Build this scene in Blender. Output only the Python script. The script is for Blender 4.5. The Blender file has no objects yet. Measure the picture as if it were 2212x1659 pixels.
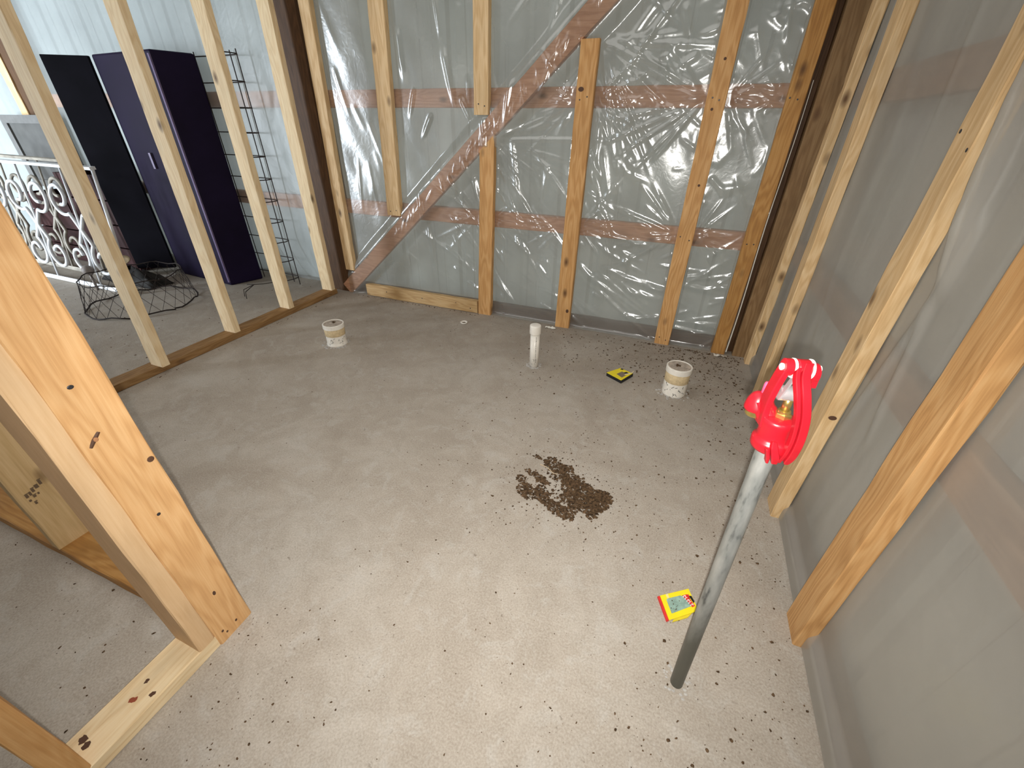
import bpy, bmesh, math, random
import numpy as np
from mathutils import Vector, Matrix, noise as mnoise

# ---------------------------------------------------------------- camera, light, exposure
scene = bpy.context.scene
COL = scene.collection
CAM_ROT = Matrix(((0.930469, -0.203129, 0.304902),
                  (0.366164, 0.487725, -0.792495),
                  (0.01227, 0.849036, 0.528192)))
cam_data = bpy.data.cameras.new('camera')
cam_data.sensor_width = 36.0
cam_data.lens = 900.06 / 2212.0 * 36.0
cam_data.clip_start = 0.02
cam = bpy.data.objects.new('camera', cam_data)
cam.matrix_world = Matrix.Translation((0, 0, 1.10)) @ CAM_ROT.to_4x4()
COL.objects.link(cam)
scene.camera = cam

scene.view_settings.view_transform = 'Standard'
scene.view_settings.look = 'None'
scene.view_settings.gamma = 1.0
scene.view_settings.use_curve_mapping = False
scene.view_settings.exposure = 0.0

world = bpy.data.worlds.new('outdoor_daylight')
world.use_nodes = True
scene.world = world
bg = world.node_tree.nodes['Background']
bg.inputs['Color'].default_value = (0.93, 0.97, 0.95, 1)
bg.inputs['Strength'].default_value = 0.95

# the phone's own flash, a few centimetres below the lens
fl = bpy.data.lights.new('phone_flash', 'SPOT')
fl.energy = 86.0
fl.spot_size = math.radians(140)
fl.spot_blend = 1.0
fl.color = (1.0, 0.975, 0.925)
fl.shadow_soft_size = 0.006
flo = bpy.data.objects.new('phone_flash', fl)
flo.matrix_world = Matrix.Translation(cam.matrix_world @ Vector((-0.004, -0.030, 0.004))) @ CAM_ROT.to_4x4()
COL.objects.link(flo)

# daylight through the open doorway of the next bay
dl = bpy.data.lights.new('doorway_daylight', 'AREA')
dl.shape = 'RECTANGLE'
dl.size = 1.0
dl.spread = math.radians(138)
dl.size_y = 2.0
dl.energy = 300.0
dl.color = (0.80, 0.90, 1.0)
dlo = bpy.data.objects.new('doorway_daylight', dl)
dlo.location = (-6.42, -1.72, 1.05)
dlo.rotation_euler = (math.radians(90), 0, 0)
COL.objects.link(dlo)
# added fill lamp inside the closed front wall, lifts the ambient light
bl = bpy.data.lights.new('front_fill', 'AREA')
bl.shape = 'RECTANGLE'
bl.size = 1.6
bl.size_y = 1.4
bl.energy = 6.0
bl.color = (1.0, 0.97, 0.92)
blo = bpy.data.objects.new('front_fill', bl)
blo.location = (-3.3, -1.5, 0.95)
blo.rotation_euler = (math.radians(90), 0, 0)
COL.objects.link(blo)

# soft fill lamp added under the solid ceiling to brighten the floor
rl = bpy.data.lights.new('overhead_fill', 'AREA')
rl.shape = 'RECTANGLE'
rl.size = 2.4
rl.size_y = 2.2
rl.energy = 20.0
rl.color = (1.0, 0.97, 0.93)
rlo = bpy.data.objects.new('overhead_fill', rl)
rlo.location = (-1.1, 0.9, 2.43)
COL.objects.link(rlo)

random.seed(11)
rng = np.random.default_rng(5)

# ---------------------------------------------------------------- material helpers
def new_mat(name):
    m = bpy.data.materials.new(name)
    m.use_nodes = True
    nt = m.node_tree
    for n in list(nt.nodes):
        nt.nodes.remove(n)
    out = nt.nodes.new('ShaderNodeOutputMaterial')
    return m, nt, out

def N(nt, t, **kw):
    n = nt.nodes.new(t)
    for k, v in kw.items():
        if k.startswith('i_'):
            n.inputs[k[2:].replace('_', ' ')].default_value = v
        else:
            setattr(n, k, v)
    return n

def ramp(nt, fac, stops, interp='LINEAR'):
    r = nt.nodes.new('ShaderNodeValToRGB')
    r.color_ramp.interpolation = interp
    while len(r.color_ramp.elements) < len(stops):
        r.color_ramp.elements.new(0.5)
    for e, (p, c) in zip(r.color_ramp.elements, stops):
        e.position = p
        e.color = (c[0], c[1], c[2], 1) if len(c) == 3 else c
    nt.links.new(fac, r.inputs[0])
    return r.outputs[0]

def mixc(nt, fac, a, b, mode='MIX'):
    n = nt.nodes.new('ShaderNodeMix')
    n.data_type = 'RGBA'
    n.blend_type = mode
    for sock, v in ((n.inputs[0], fac), (n.inputs[6], a), (n.inputs[7], b)):
        if hasattr(v, 'is_linked'):
            nt.links.new(v, sock)
        elif isinstance(v, (int, float)):
            sock.default_value = v
        else:
            sock.default_value = (v[0], v[1], v[2], 1)
    return n.outputs[2]

def math_n(nt, op, a, b=None):
    n = nt.nodes.new('ShaderNodeMath')
    n.operation = op
    for s, v in zip(n.inputs, (a, b)):
        if v is None:
            continue
        if hasattr(v, 'is_linked'):
            nt.links.new(v, s)
        else:
            s.default_value = v
    return n.outputs[0]

def principled(nt, out, color, rough=0.6, metal=0.0, spec=0.5, normal=None):
    p = nt.nodes.new('ShaderNodeBsdfPrincipled')
    for s, v in (('Base Color', color), ('Roughness', rough), ('Metallic', metal), ('Specular IOR Level', spec)):
        if hasattr(v, 'is_linked'):
            nt.links.new(v, p.inputs[s])
        elif isinstance(v, (int, float)):
            p.inputs[s].default_value = v
        else:
            p.inputs[s].default_value = (v[0], v[1], v[2], 1)
    if normal is not None:
        nt.links.new(normal, p.inputs['Normal'])
    nt.links.new(p.outputs[0], out.inputs[0])
    return p

def bump(nt, h, strength=0.3, dist=0.01):
    b = nt.nodes.new('ShaderNodeBump')
    b.inputs['Strength'].default_value = strength
    b.inputs['Distance'].default_value = dist
    nt.links.new(h, b.inputs['Height'])
    return b.outputs[0]

def simple(name, color, rough=0.5, metal=0.0, spec=0.5, var=0.12, scale=30.0, bmp=0.0):
    """plain paint or metal with a little mottling"""
    m, nt, out = new_mat(name)
    tc = N(nt, 'ShaderNodeTexCoord')
    nz = N(nt, 'ShaderNodeTexNoise')
    nz.inputs['Scale'].default_value = scale
    nz.inputs['Detail'].default_value = 4
    nt.links.new(tc.outputs['Object'], nz.inputs['Vector'])
    lo = [c * (1 - var) for c in color]
    hi = [min(1, c * (1 + var)) for c in color]
    c = ramp(nt, nz.outputs[0], [(0.3, lo), (0.7, hi)])
    nrm = bump(nt, nz.outputs[0], bmp, 0.004) if bmp else None
    principled(nt, out, c, rough, metal, spec, nrm)
    return m

def wood(name, axis, pale, mid, dark, knots=0.55, dirt=0.0, rough=0.62, contrast=1.0):
    """sawn softwood: fibres and growth bands along one local axis, a few knots"""
    m, nt, out = new_mat(name)
    tc = N(nt, 'ShaderNodeTexCoord')
    oi = N(nt, 'ShaderNodeObjectInfo')
    off = N(nt, 'ShaderNodeVectorMath', operation='ADD')
    sc = N(nt, 'ShaderNodeMath', operation='MULTIPLY')
    sc.inputs[1].default_value = 53.0
    nt.links.new(oi.outputs['Random'], sc.inputs[0])
    nt.links.new(tc.outputs['Object'], off.inputs[0])
    nt.links.new(sc.outputs[0], off.inputs[1])
    def mapped(s_long, s_cross):
        mp = N(nt, 'ShaderNodeMapping')
        s = [s_cross] * 3
        s['xyz'.index(axis)] = s_long
        mp.inputs['Scale'].default_value = s
        nt.links.new(off.outputs[0], mp.inputs['Vector'])
        return mp.outputs[0]
    fib = N(nt, 'ShaderNodeTexNoise')
    fib.inputs['Scale'].default_value = 1.0
    fib.inputs['Detail'].default_value = 5
    nt.links.new(mapped(9, 260), fib.inputs['Vector'])
    big = N(nt, 'ShaderNodeTexNoise')
    big.inputs['Scale'].default_value = 1.0
    big.inputs['Detail'].default_value = 3
    nt.links.new(mapped(1.3, 9), big.inputs['Vector'])
    rings = math_n(nt, 'SINE', math_n(nt, 'MULTIPLY', big.outputs[0], 95.0))
    rings = math_n(nt, 'ADD', math_n(nt, 'MULTIPLY', rings, 0.5), 0.5)
    val = math_n(nt, 'ADD', math_n(nt, 'MULTIPLY', rings, 0.32 * contrast),
                 math_n(nt, 'MULTIPLY', fib.outputs[0], 0.75))
    c = ramp(nt, val, [(0.22, pale), (0.55, mid), (0.98, dark)])
    blot = N(nt, 'ShaderNodeTexNoise')
    blot.inputs['Scale'].default_value = 1.0
    blot.inputs['Detail'].default_value = 4
    nt.links.new(mapped(5, 14), blot.inputs['Vector'])
    c = mixc(nt, math_n(nt, 'MULTIPLY', ramp(nt, blot.outputs[0], [(0.45, (0, 0, 0)), (0.72, (1, 1, 1))]), 0.30 + dirt),
             c, [x * 0.62 for x in mid])
    vo = N(nt, 'ShaderNodeTexVoronoi')
    vo.inputs['Scale'].default_value = 1.0
    nt.links.new(mapped(5.5, 11), vo.inputs['Vector'])
    sep = N(nt, 'ShaderNodeSeparateColor')
    nt.links.new(vo.outputs['Color'], sep.inputs[0])
    pick = math_n(nt, 'GREATER_THAN', sep.outputs[0], 1.0 - knots)
    kd = ramp(nt, vo.outputs['Distance'], [(0.04, (1, 1, 1)), (0.12, (0.55, 0.55, 0.55)), (0.2, (0, 0, 0))])
    c = mixc(nt, math_n(nt, 'MULTIPLY', kd, math_n(nt, 'MULTIPLY', pick, 0.9)), c, (0.10, 0.045, 0.018))
    principled(nt, out, c, rough, 0, 0.35, bump(nt, fib.outputs[0], 0.25, 0.002))
    return m

PALE = dict(pale=(0.80, 0.59, 0.345), mid=(0.71, 0.49, 0.255), dark=(0.54, 0.33, 0.145))
WARM = dict(pale=(0.70, 0.42, 0.185), mid=(0.60, 0.325, 0.12), dark=(0.42, 0.20, 0.065))
AMBER = dict(pale=(0.54, 0.30, 0.10), mid=(0.45, 0.225, 0.062), dark=(0.29, 0.13, 0.038))
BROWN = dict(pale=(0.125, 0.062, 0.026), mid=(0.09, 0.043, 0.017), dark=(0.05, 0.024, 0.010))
RUST = dict(pale=(0.60, 0.34, 0.21), mid=(0.52, 0.27, 0.16), dark=(0.36, 0.17, 0.09))
WHITE = dict(pale=(0.90, 0.74, 0.49), mid=(0.85, 0.66, 0.40), dark=(0.68, 0.48, 0.26))
_wc = {}
def W_(kind, axis, **kw):
    key = (id(kind), axis, tuple(sorted(kw.items())))
    if key not in _wc:
        _wc[key] = wood('sawn_wood', axis, **kind, **kw)
    return _wc[key]

# concrete
def mk_concrete():
    m, nt, out = new_mat('troweled_concrete')
    tc = N(nt, 'ShaderNodeTexCoord')
    P = tc.outputs['Object']
    def nz(scale, detail=5, rough=0.6, dist=0.0):
        n = N(nt, 'ShaderNodeTexNoise')
        n.inputs['Scale'].default_value = scale
        n.inputs['Detail'].default_value = detail
        n.inputs['Roughness'].default_value = rough
        n.inputs['Distortion'].default_value = dist
        nt.links.new(P, n.inputs['Vector'])
        return n.outputs[0]
    c = ramp(nt, nz(1.9, 7, 0.66, 0.7), [(0.32, (0.33, 0.275, 0.220)), (0.5, (0.45, 0.395, 0.333)), (0.68, (0.525, 0.483, 0.427))])
    c = mixc(nt, math_n(nt, 'MULTIPLY', ramp(nt, nz(6, 7, 0.72, 1.4), [(0.42, (0, 0, 0)), (0.62, (1, 1, 1))]), 0.55), c, (0.335, 0.285, 0.230))
    c = mixc(nt, math_n(nt, 'MULTIPLY', ramp(nt, nz(13, 6, 0.72, 0.9), [(0.52, (0, 0, 0)), (0.64, (1, 1, 1))]), 0.55), c, (0.53, 0.505, 0.465))
    # tracked-in soil stains, heaviest along the back and right walls
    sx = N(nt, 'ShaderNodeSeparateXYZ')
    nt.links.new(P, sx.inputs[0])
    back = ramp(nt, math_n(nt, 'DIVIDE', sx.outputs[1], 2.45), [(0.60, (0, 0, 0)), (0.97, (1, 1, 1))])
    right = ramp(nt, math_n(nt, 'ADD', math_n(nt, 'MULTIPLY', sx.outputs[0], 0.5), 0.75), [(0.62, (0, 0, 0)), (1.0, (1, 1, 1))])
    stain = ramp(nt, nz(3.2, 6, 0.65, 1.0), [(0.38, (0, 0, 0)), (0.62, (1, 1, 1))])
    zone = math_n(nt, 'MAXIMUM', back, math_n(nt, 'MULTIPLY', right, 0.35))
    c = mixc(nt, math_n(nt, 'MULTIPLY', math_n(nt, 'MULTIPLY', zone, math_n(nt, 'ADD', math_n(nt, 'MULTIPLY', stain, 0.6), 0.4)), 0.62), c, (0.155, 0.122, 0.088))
    # small dirt flecks pressed into the surface
    fleck = ramp(nt, nz(75, 4, 0.62, 0.5), [(0.635, (0, 0, 0)), (0.70, (1, 1, 1))])
    gate = ramp(nt, nz(4.5, 3, 0.5, 0.0), [(0.40, (0.1, 0.1, 0.1)), (0.62, (1, 1, 1))])
    c = mixc(nt, math_n(nt, 'MULTIPLY', fleck, math_n(nt, 'MULTIPLY', gate, 0.75)), c, (0.12, 0.085, 0.055))
    smear = ramp(nt, nz(21, 5, 0.68, 1.8), [(0.66, (0, 0, 0)), (0.74, (1, 1, 1))])
    c = mixc(nt, math_n(nt, 'MULTIPLY', smear, math_n(nt, 'MULTIPLY', math_n(nt, 'ADD', math_n(nt, 'MULTIPLY', gate, 0.45), zone), 0.65)), c, (0.15, 0.115, 0.08))
    fine = nz(210, 4, 0.6)
    c = mixc(nt, 0.35, c, ramp(nt, fine, [(0.35, (0.26, 0.225, 0.18)), (0.65, (0.56, 0.52, 0.46))]), 'MIX')
    hsum = math_n(nt, 'ADD', math_n(nt, 'MULTIPLY', nz(16, 6, 0.7, 0.8), 0.6), math_n(nt, 'MULTIPLY', fine, 0.25))
    principled(nt, out, c, 0.82, 0, 0.25, bump(nt, hsum, 0.4, 0.008))
    return m
M_CONC = mk_concrete()

def mk_plastic(name, body, haze, gloss, rough, bump_s, bump_scale):
    """milky builder's polythene: part clear, part scattering, glossy on the creases"""
    m, nt, out = new_mat(name)
    tc = N(nt, 'ShaderNodeTexCoord')
    nz = N(nt, 'ShaderNodeTexNoise')
    nz.inputs['Scale'].default_value = bump_scale
    nz.inputs['Detail'].default_value = 3
    nz.inputs['Distortion'].default_value = 1.5
    nt.links.new(tc.outputs['Object'], nz.inputs['Vector'])
    n2 = N(nt, 'ShaderNodeTexNoise')
    n2.inputs['Scale'].default_value = 2.3
    n2.inputs['Detail'].default_value = 4
    nt.links.new(tc.outputs['Object'], n2.inputs['Vector'])
    b = bump(nt, nz.outputs[0], bump_s, 0.01)
    tr = N(nt, 'ShaderNodeBsdfTransparent')
    tr.inputs[0].default_value = (0.93, 0.95, 0.94, 1)
    df = N(nt, 'ShaderNodeBsdfDiffuse')
    df.inputs[0].default_value = (*body, 1)
    tl = N(nt, 'ShaderNodeBsdfTranslucent')
    tl.inputs[0].default_value = (*body, 1)
    for s in (df, tl):
        nt.links.new(b, s.inputs['Normal'])
    half = N(nt, 'ShaderNodeMixShader')
    half.inputs[0].default_value = 0.5
    nt.links.new(df.outputs[0], half.inputs[1])
    nt.links.new(tl.outputs[0], half.inputs[2])
    mx = N(nt, 'ShaderNodeMixShader')
    # film that touches wood looks clearer than film hanging free of it
    at = N(nt, 'ShaderNodeAttribute')
    at.attribute_name = 'contact'
    hz = ramp(nt, n2.outputs[0], [(0.3, (haze - 0.10,) * 3), (0.7, (haze + 0.10,) * 3)])
    keep = math_n(nt, 'SUBTRACT', 1.0, math_n(nt, 'MULTIPLY', at.outputs['Fac'], 0.72))
    nt.links.new(math_n(nt, 'MULTIPLY', hz, keep), mx.inputs[0])
    nt.links.new(tr.outputs[0], mx.inputs[1])
    nt.links.new(half.outputs[0], mx.inputs[2])
    gl = N(nt, 'ShaderNodeBsdfGlossy')
    gl.inputs['Roughness'].default_value = rough
    nt.links.new(b, gl.inputs['Normal'])
    m2 = N(nt, 'ShaderNodeMixShader')
    m2.inputs[0].default_value = gloss
    nt.links.new(mx.outputs[0], m2.inputs[1])
    nt.links.new(gl.outputs[0], m2.inputs[2])
    nt.links.new(m2.outputs[0], out.inputs[0])
    return m
M_SHEET = mk_plastic('milky_polythene', (0.74, 0.755, 0.73), 0.31, 0.145, 0.21, 0.07, 22)
M_SHEET_L = mk_plastic('smooth_polythene', (0.66, 0.69, 0.69), 0.42, 0.02, 0.3, 0.12, 14)
M_SHEET_R = mk_plastic('dusty_polythene', (0.76, 0.735, 0.68), 0.58, 0.075, 0.24, 0.14, 9)

def mk_siding(name, col, trans):
    m, nt, out = new_mat(name)
    tc = N(nt, 'ShaderNodeTexCoord')
    nz = N(nt, 'ShaderNodeTexNoise')
    nz.inputs['Scale'].default_value = 3.0
    nz.inputs['Detail'].default_value = 4
    nt.links.new(tc.outputs['Object'], nz.inputs['Vector'])
    c = ramp(nt, nz.outputs[0], [(0.3, [x * 0.8 for x in col]), (0.7, [min(1, x * 1.15) for x in col])])
    df = N(nt, 'ShaderNodeBsdfDiffuse')
    tl = N(nt, 'ShaderNodeBsdfTranslucent')
    nt.links.new(c, df.inputs[0])
    nt.links.new(c, tl.inputs[0])
    mx = N(nt, 'ShaderNodeMixShader')
    mx.inputs[0].default_value = trans
    nt.links.new(df.outputs[0], mx.inputs[1])
    nt.links.new(tl.outputs[0], mx.inputs[2])
    nt.links.new(mx.outputs[0], out.inputs[0])
    return m
M_SIDE = mk_siding('grey_panel', (0.45, 0.465, 0.435), 0.24)
M_SIDE_L = mk_siding('translucent_panel', (0.54, 0.58, 0.59), 0.34)
M_SIDE_R = mk_siding('grey_panel_dull', (0.42, 0.405, 0.37), 0.02)
M_DARKWALL = simple('weathered_wall', (0.20, 0.17, 0.14), 0.9)

M_GALV = None
def mk_galv():
    m, nt, out = new_mat('galvanised_steel')
    tc = N(nt, 'ShaderNodeTexCoord')
    mp = N(nt, 'ShaderNodeMapping')
    mp.inputs['Scale'].default_value = (60, 60, 14)
    nt.links.new(tc.outputs['Object'], mp.inputs[0])
    nz = N(nt, 'ShaderNodeTexNoise')
    nz.inputs['Scale'].default_value = 1.0
    nz.inputs['Detail'].default_value = 5
    nt.links.new(mp.outputs[0], nz.inputs[0])
    c = ramp(nt, nz.outputs[0], [(0.36, (0.10, 0.105, 0.105)), (0.46, (0.30, 0.31, 0.295)), (0.7, (0.44, 0.44, 0.415))])
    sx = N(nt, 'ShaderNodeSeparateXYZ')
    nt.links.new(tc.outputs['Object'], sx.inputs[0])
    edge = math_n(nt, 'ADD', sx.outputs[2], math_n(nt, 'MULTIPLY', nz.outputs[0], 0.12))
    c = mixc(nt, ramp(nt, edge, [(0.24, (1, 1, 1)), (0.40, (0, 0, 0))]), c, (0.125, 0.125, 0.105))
    r = ramp(nt, nz.outputs[0], [(0.3, (0.34,) * 3), (0.7, (0.50,) * 3)])
    principled(nt, out, c, r, 0.55, 0.5, bump(nt, nz.outputs[0], 0.12, 0.002))
    return m
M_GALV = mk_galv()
M_RED = simple('red_enamel', (0.42, 0.008, 0.017), 0.33, 0, 0.5, 0.10, 40, 0.08)
M_BRASS = simple('brass', (0.62, 0.47, 0.16), 0.3, 0.9, 0.5, 0.15, 60)
M_ALU = simple('cast_aluminium', (0.74, 0.77, 0.78), 0.34, 0.75, 0.5, 0.10, 50)
M_NYLON = simple('white_nylon', (0.86, 0.85, 0.78), 0.4)
M_PVC = simple('white_pvc', (0.84, 0.80, 0.72), 0.35, 0, 0.5, 0.06, 40)
M_PVCDUST = simple('dusty_cap', (0.42, 0.36, 0.30), 0.8, 0, 0.3, 0.3, 60)
M_TAPE = simple('tan_tape', (0.66, 0.52, 0.31), 0.6, 0, 0.4, 0.14, 80)
M_SOIL = simple('dry_soil', (0.092, 0.056, 0.030), 0.95, 0, 0.2, 0.75, 120)
M_MARK = simple('black_print', (0.03, 0.028, 0.025), 0.7)
M_KNOT = simple('dark_knot', (0.09, 0.04, 0.02), 0.7)
M_NAIL = simple('nail_steel', (0.06, 0.06, 0.065), 0.4, 0.6)
M_YEL = simple('yellow_card', (0.90, 0.74, 0.02), 0.45, 0, 0.4, 0.05, 30)
M_REDCARD = simple('red_card', (0.70, 0.035, 0.03), 0.5)
M_PAD = simple('grey_green_pad', (0.27, 0.40, 0.34), 0.45, 0, 0.4, 0.25, 90)
M_BLACK = simple('black_plastic', (0.008, 0.008, 0.010), 0.5)
M_WHITEC = simple('white_card', (0.85, 0.84, 0.80), 0.5)
M_NAVY = simple('navy_enamel', (0.010, 0.0055, 0.024), 0.5, 0, 0.12, 0.25, 4)
M_DOOR = simple('black_enamel', (0.004, 0.0035, 0.006), 0.75, 0, 0.05, 0.3, 5)
M_WIRE = simple('rusty_wire', (0.030, 0.021, 0.018), 0.8, 0.2)
M_WHITE = simple('white_gloss_paint', (0.78, 0.80, 0.82), 0.4, 0, 0.5, 0.10, 20)
M_OLDWHITE = simple('worn_white_paint', (0.34, 0.31, 0.26), 0.6, 0, 0.4, 0.3, 12)
M_MAROON = simple('maroon_paint', (0.035, 0.008, 0.008), 0.7, 0, 0.3, 0.4, 6)
M_GREYBOX = simple('grey_paint', (0.09, 0.09, 0.085), 0.6, 0, 0.4, 0.2, 8)
M_JUNK = simple('dark_oilcloth', (0.022, 0.020, 0.018), 0.8, 0, 0.3, 0.5, 20)
M_CEMENT = simple('pale_cement_patch', (0.46, 0.44, 0.41), 0.85, 0, 0.2, 0.15, 60)

# ---------------------------------------------------------------- mesh helpers
def obj(name, bm, mat, loc=(0, 0, 0), parent=None, smooth=False):
    """bm is in world coordinates; loc becomes the object's origin"""
    me = bpy.data.meshes.new(name)
    base = Vector(loc)
    if parent is not None and loc == (0, 0, 0):
        base = Vector(parent['_w'])
    bmesh.ops.translate(bm, verts=bm.verts, vec=-base)
    bmesh.ops.recalc_face_normals(bm, faces=bm.faces)
    bm.to_mesh(me)
    bm.free()
    if smooth:
        for p in me.polygons:
            p.use_smooth = True
    for m in (mat if isinstance(mat, (list, tuple)) else [mat]):
        me.materials.append(m)
    o = bpy.data.objects.new(name, me)
    COL.objects.link(o)
    if parent is not None:
        o.parent = parent
        o.location = base - Vector(parent['_w'])
    else:
        o.location = base
    o['_w'] = list(base)
    return o

def tag(o, label, cat, group=None, kind=None):
    o['label'] = label
    o['category'] = cat
    if group:
        o['group'] = group
    if kind:
        o['kind'] = kind
    return o

def thing(name, label, cat, loc, group=None):
    o = bpy.data.objects.new(name, None)
    o.empty_display_size = 0.05
    COL.objects.link(o)
    o.location = loc
    o['_w'] = list(loc)
    return tag(o, label, cat, group)

def structure(o):
    o['kind'] = 'structure'
    return o

def add_box(bm, x0, x1, y0, y1, z0, z1):
    vs = [bm.verts.new((x, y, z)) for z in (z0, z1) for y in (y0, y1) for x in (x0, x1)]
    for f in ((0, 2, 3, 1), (4, 5, 7, 6), (0, 1, 5, 4), (2, 6, 7, 3), (0, 4, 6, 2), (1, 3, 7, 5)):
        bm.faces.new([vs[i] for i in f])
    return vs

def bevel(bm, w, seg=1):
    bmesh.ops.bevel(bm, geom=list(bm.edges), offset=w, segments=seg, affect='EDGES', profile=0.5, clamp_overlap=True)

def frame_for(d):
    d = Vector(d).normalized()
    a = Vector((0, 0, 1)) if abs(d.z) < 0.9 else Vector((1, 0, 0))
    u = d.cross(a).normalized()
    return u, d.cross(u).normalized()

def add_tube(bm, pts, r, seg=8, caps=True):
    """round bar along a polyline; r a number or a list"""
    pts = [Vector(p) for p in pts]
    n = len(pts)
    rings = []
    u = None
    for i, p in enumerate(pts):
        d = (pts[min(i + 1, n - 1)] - pts[max(i - 1, 0)])
        if d.length < 1e-9:
            d = Vector((0, 0, 1))
        d.normalize()
        if u is None:
            u, v = frame_for(d)
        else:
            u = (u - d * u.dot(d))
            if u.length < 1e-6:
                u, v = frame_for(d)
            u.normalize()
            v = d.cross(u)
        rr = r[i] if isinstance(r, (list, tuple)) else r
        rings.append([bm.verts.new(p + u * rr * math.cos(t) + v * rr * math.sin(t))
                      for t in [2 * math.pi * k / seg for k in range(seg)]])
    for a, b in zip(rings, rings[1:]):
        for k in range(seg):
            bm.faces.new((a[k], a[(k + 1) % seg], b[(k + 1) % seg], b[k]))
    if caps:
        bm.faces.new(rings[0][::-1])
        bm.faces.new(rings[-1])

def add_lathe(bm, prof, origin, axis=(0, 0, 1), seg=28, close=True):
    """prof: list of (radius, height) along axis"""
    d = Vector(axis).normalized()
    u, v = frame_for(d)
    o = Vector(origin)
    rings = []
    for r, h in prof:
        rings.append([bm.verts.new(o + d * h + (u * math.cos(t) + v * math.sin(t)) * max(r, 1e-5))
                      for t in [2 * math.pi * k / seg for k in range(seg)]])
    for a, b in zip(rings, rings[1:]):
        for k in range(seg):
            bm.faces.new((a[k], a[(k + 1) % seg], b[(k + 1) % seg], b[k]))
    if close:
        bm.faces.new(rings[0][::-1])
        bm.faces.new(rings[-1])

def add_strap(bm, pts, wdir, w, t):
    """flat bar: a polyline swept with a rectangular section, wdir the width direction"""
    pts = [Vector(p) for p in pts]
    wd = Vector(wdir).normalized()
    n = len(pts)
    rings = []
    for i, p in enumerate(pts):
        d = (pts[min(i + 1, n - 1)] - pts[max(i - 1, 0)]).normalized()
        nn = d.cross(wd).normalized()
        ww = w[i] if isinstance(w, (list, tuple)) else w
        tt = t[i] if isinstance(t, (list, tuple)) else t
        rings.append([bm.verts.new(p + wd * a * ww / 2 + nn * b * tt / 2) for a, b in ((-1, -1), (1, -1), (1, 1), (-1, 1))])
    for a, b in zip(rings, rings[1:]):
        for k in range(4):
            bm.faces.new((a[k], a[(k + 1) % 4], b[(k + 1) % 4], b[k]))
    bm.faces.new(rings[0][::-1])
    bm.faces.new(rings[-1])

def smoothpath(pts, n=8):
    """Catmull-Rom through pts"""
    P = [Vector(p) for p in pts]
    out = []
    for i in range(len(P) - 1):
        p0, p1, p2, p3 = P[max(i - 1, 0)], P[i], P[i + 1], P[min(i + 2, len(P) - 1)]
        for k in range(n):
            t = k / n
            out.append(0.5 * ((2 * p1) + (p2 - p0) * t + (2 * p0 - 5 * p1 + 4 * p2 - p3) * t * t + (3 * p1 - p0 - 3 * p2 + p3) * t ** 3))
    out.append(P[-1])
    return out

def board_mesh(x0, x1, y0, y1, z0, z1, axis='z', lean=(0, 0), wob=0.0012, step=0.09):
    """sawn board: box cut along its length, edges eased and slightly wavy; lean shifts the far end"""
    bm = bmesh.new()
    lo = [x0, y0, z0]
    hi = [x1, y1, z1]
    ai = 'xyz'.index(axis)
    ci = [i for i in range(3) if i != ai]
    L = hi[ai] - lo[ai]
    n = max(2, int(L / step))
    e = 0.0028
    sec = []
    for (a, b) in ((0, 0), (1, 0), (1, 1), (0, 1)):
        for k in (0, 1):
            pa = (lo[ci[0]], hi[ci[0]])[a]
            pb = (lo[ci[1]], hi[ci[1]])[b]
            ia = e if a == 0 else -e
            ib = e if b == 0 else -e
            if (a + b) % 2 == k:
                sec.append((pa + ia, pb))
            else:
                sec.append((pa, pb + ib))
    # order round the outline
    cx = sum(s[0] for s in sec) / 8
    cy = sum(s[1] for s in sec) / 8
    sec.sort(key=lambda s: math.atan2(s[1] - cy, s[0] - cx))
    rings = []
    for i in range(n + 1):
        f = i / n
        t = lo[ai] + L * f
        ring = []
        for s in sec:
            c = [0, 0, 0]
            c[ai] = t
            jx = random.uniform(-wob, wob)
            jy = random.uniform(-wob, wob)
            c[ci[0]] = s[0] + lean[0] * f + jx
            c[ci[1]] = s[1] + lean[1] * f + jy
            ring.append(bm.verts.new(c))
        rings.append(ring)
    for a, b in zip(rings, rings[1:]):
        for k in range(8):
            bm.faces.new((a[k], a[(k + 1) % 8], b[(k + 1) % 8], b[k]))
    bm.faces.new(rings[0][::-1])
    bm.faces.new(rings[-1])
    return bm

def board(name, x, y, z, mat, label, cat, group=None, axis='z', lean=(0, 0), parent=None, wob=0.0012):
    bm = board_mesh(x[0], x[1], y[0], y[1], z[0], z[1], axis, lean, wob)
    loc = ((x[0] + x[1]) / 2, (y[0] + y[1]) / 2, z[0])
    o = obj(name, bm, mat, loc, parent)
    if parent is None:
        tag(o, label, cat, group)
    return o

def dot(name, parent, p, n, rx, rz, mat, tilt=0.0):
    """small disc let into a board's face: nail head or knot"""
    n = Vector(n).normalized()
    u = Vector((0, 0, 1)) - n * n.z
    u.normalize()
    v = n.cross(u)
    c, s = math.cos(tilt), math.sin(tilt)
    u2, v2 = u * c + v * s, v * c - u * s
    bm = bmesh.new()
    rings = []
    for k, h in ((1.0, -0.002), (1.0, 0.0004), (0.7, 0.0008)):
        rings.append([bm.verts.new(Vector(p) + n * h + u2 * rz * k * math.cos(t) + v2 * rx * k * math.sin(t))
                      for t in [2 * math.pi * i / 10 for i in range(10)]])
    for a, b in zip(rings, rings[1:]):
        for k in range(10):
            bm.faces.new((a[k], a[(k + 1) % 10], b[(k + 1) % 10], b[k]))
    bm.faces.new(rings[-1])
    bm.faces.new(rings[0][::-1])
    return obj(name, bm, mat, (0, 0, 0), parent)

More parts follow.
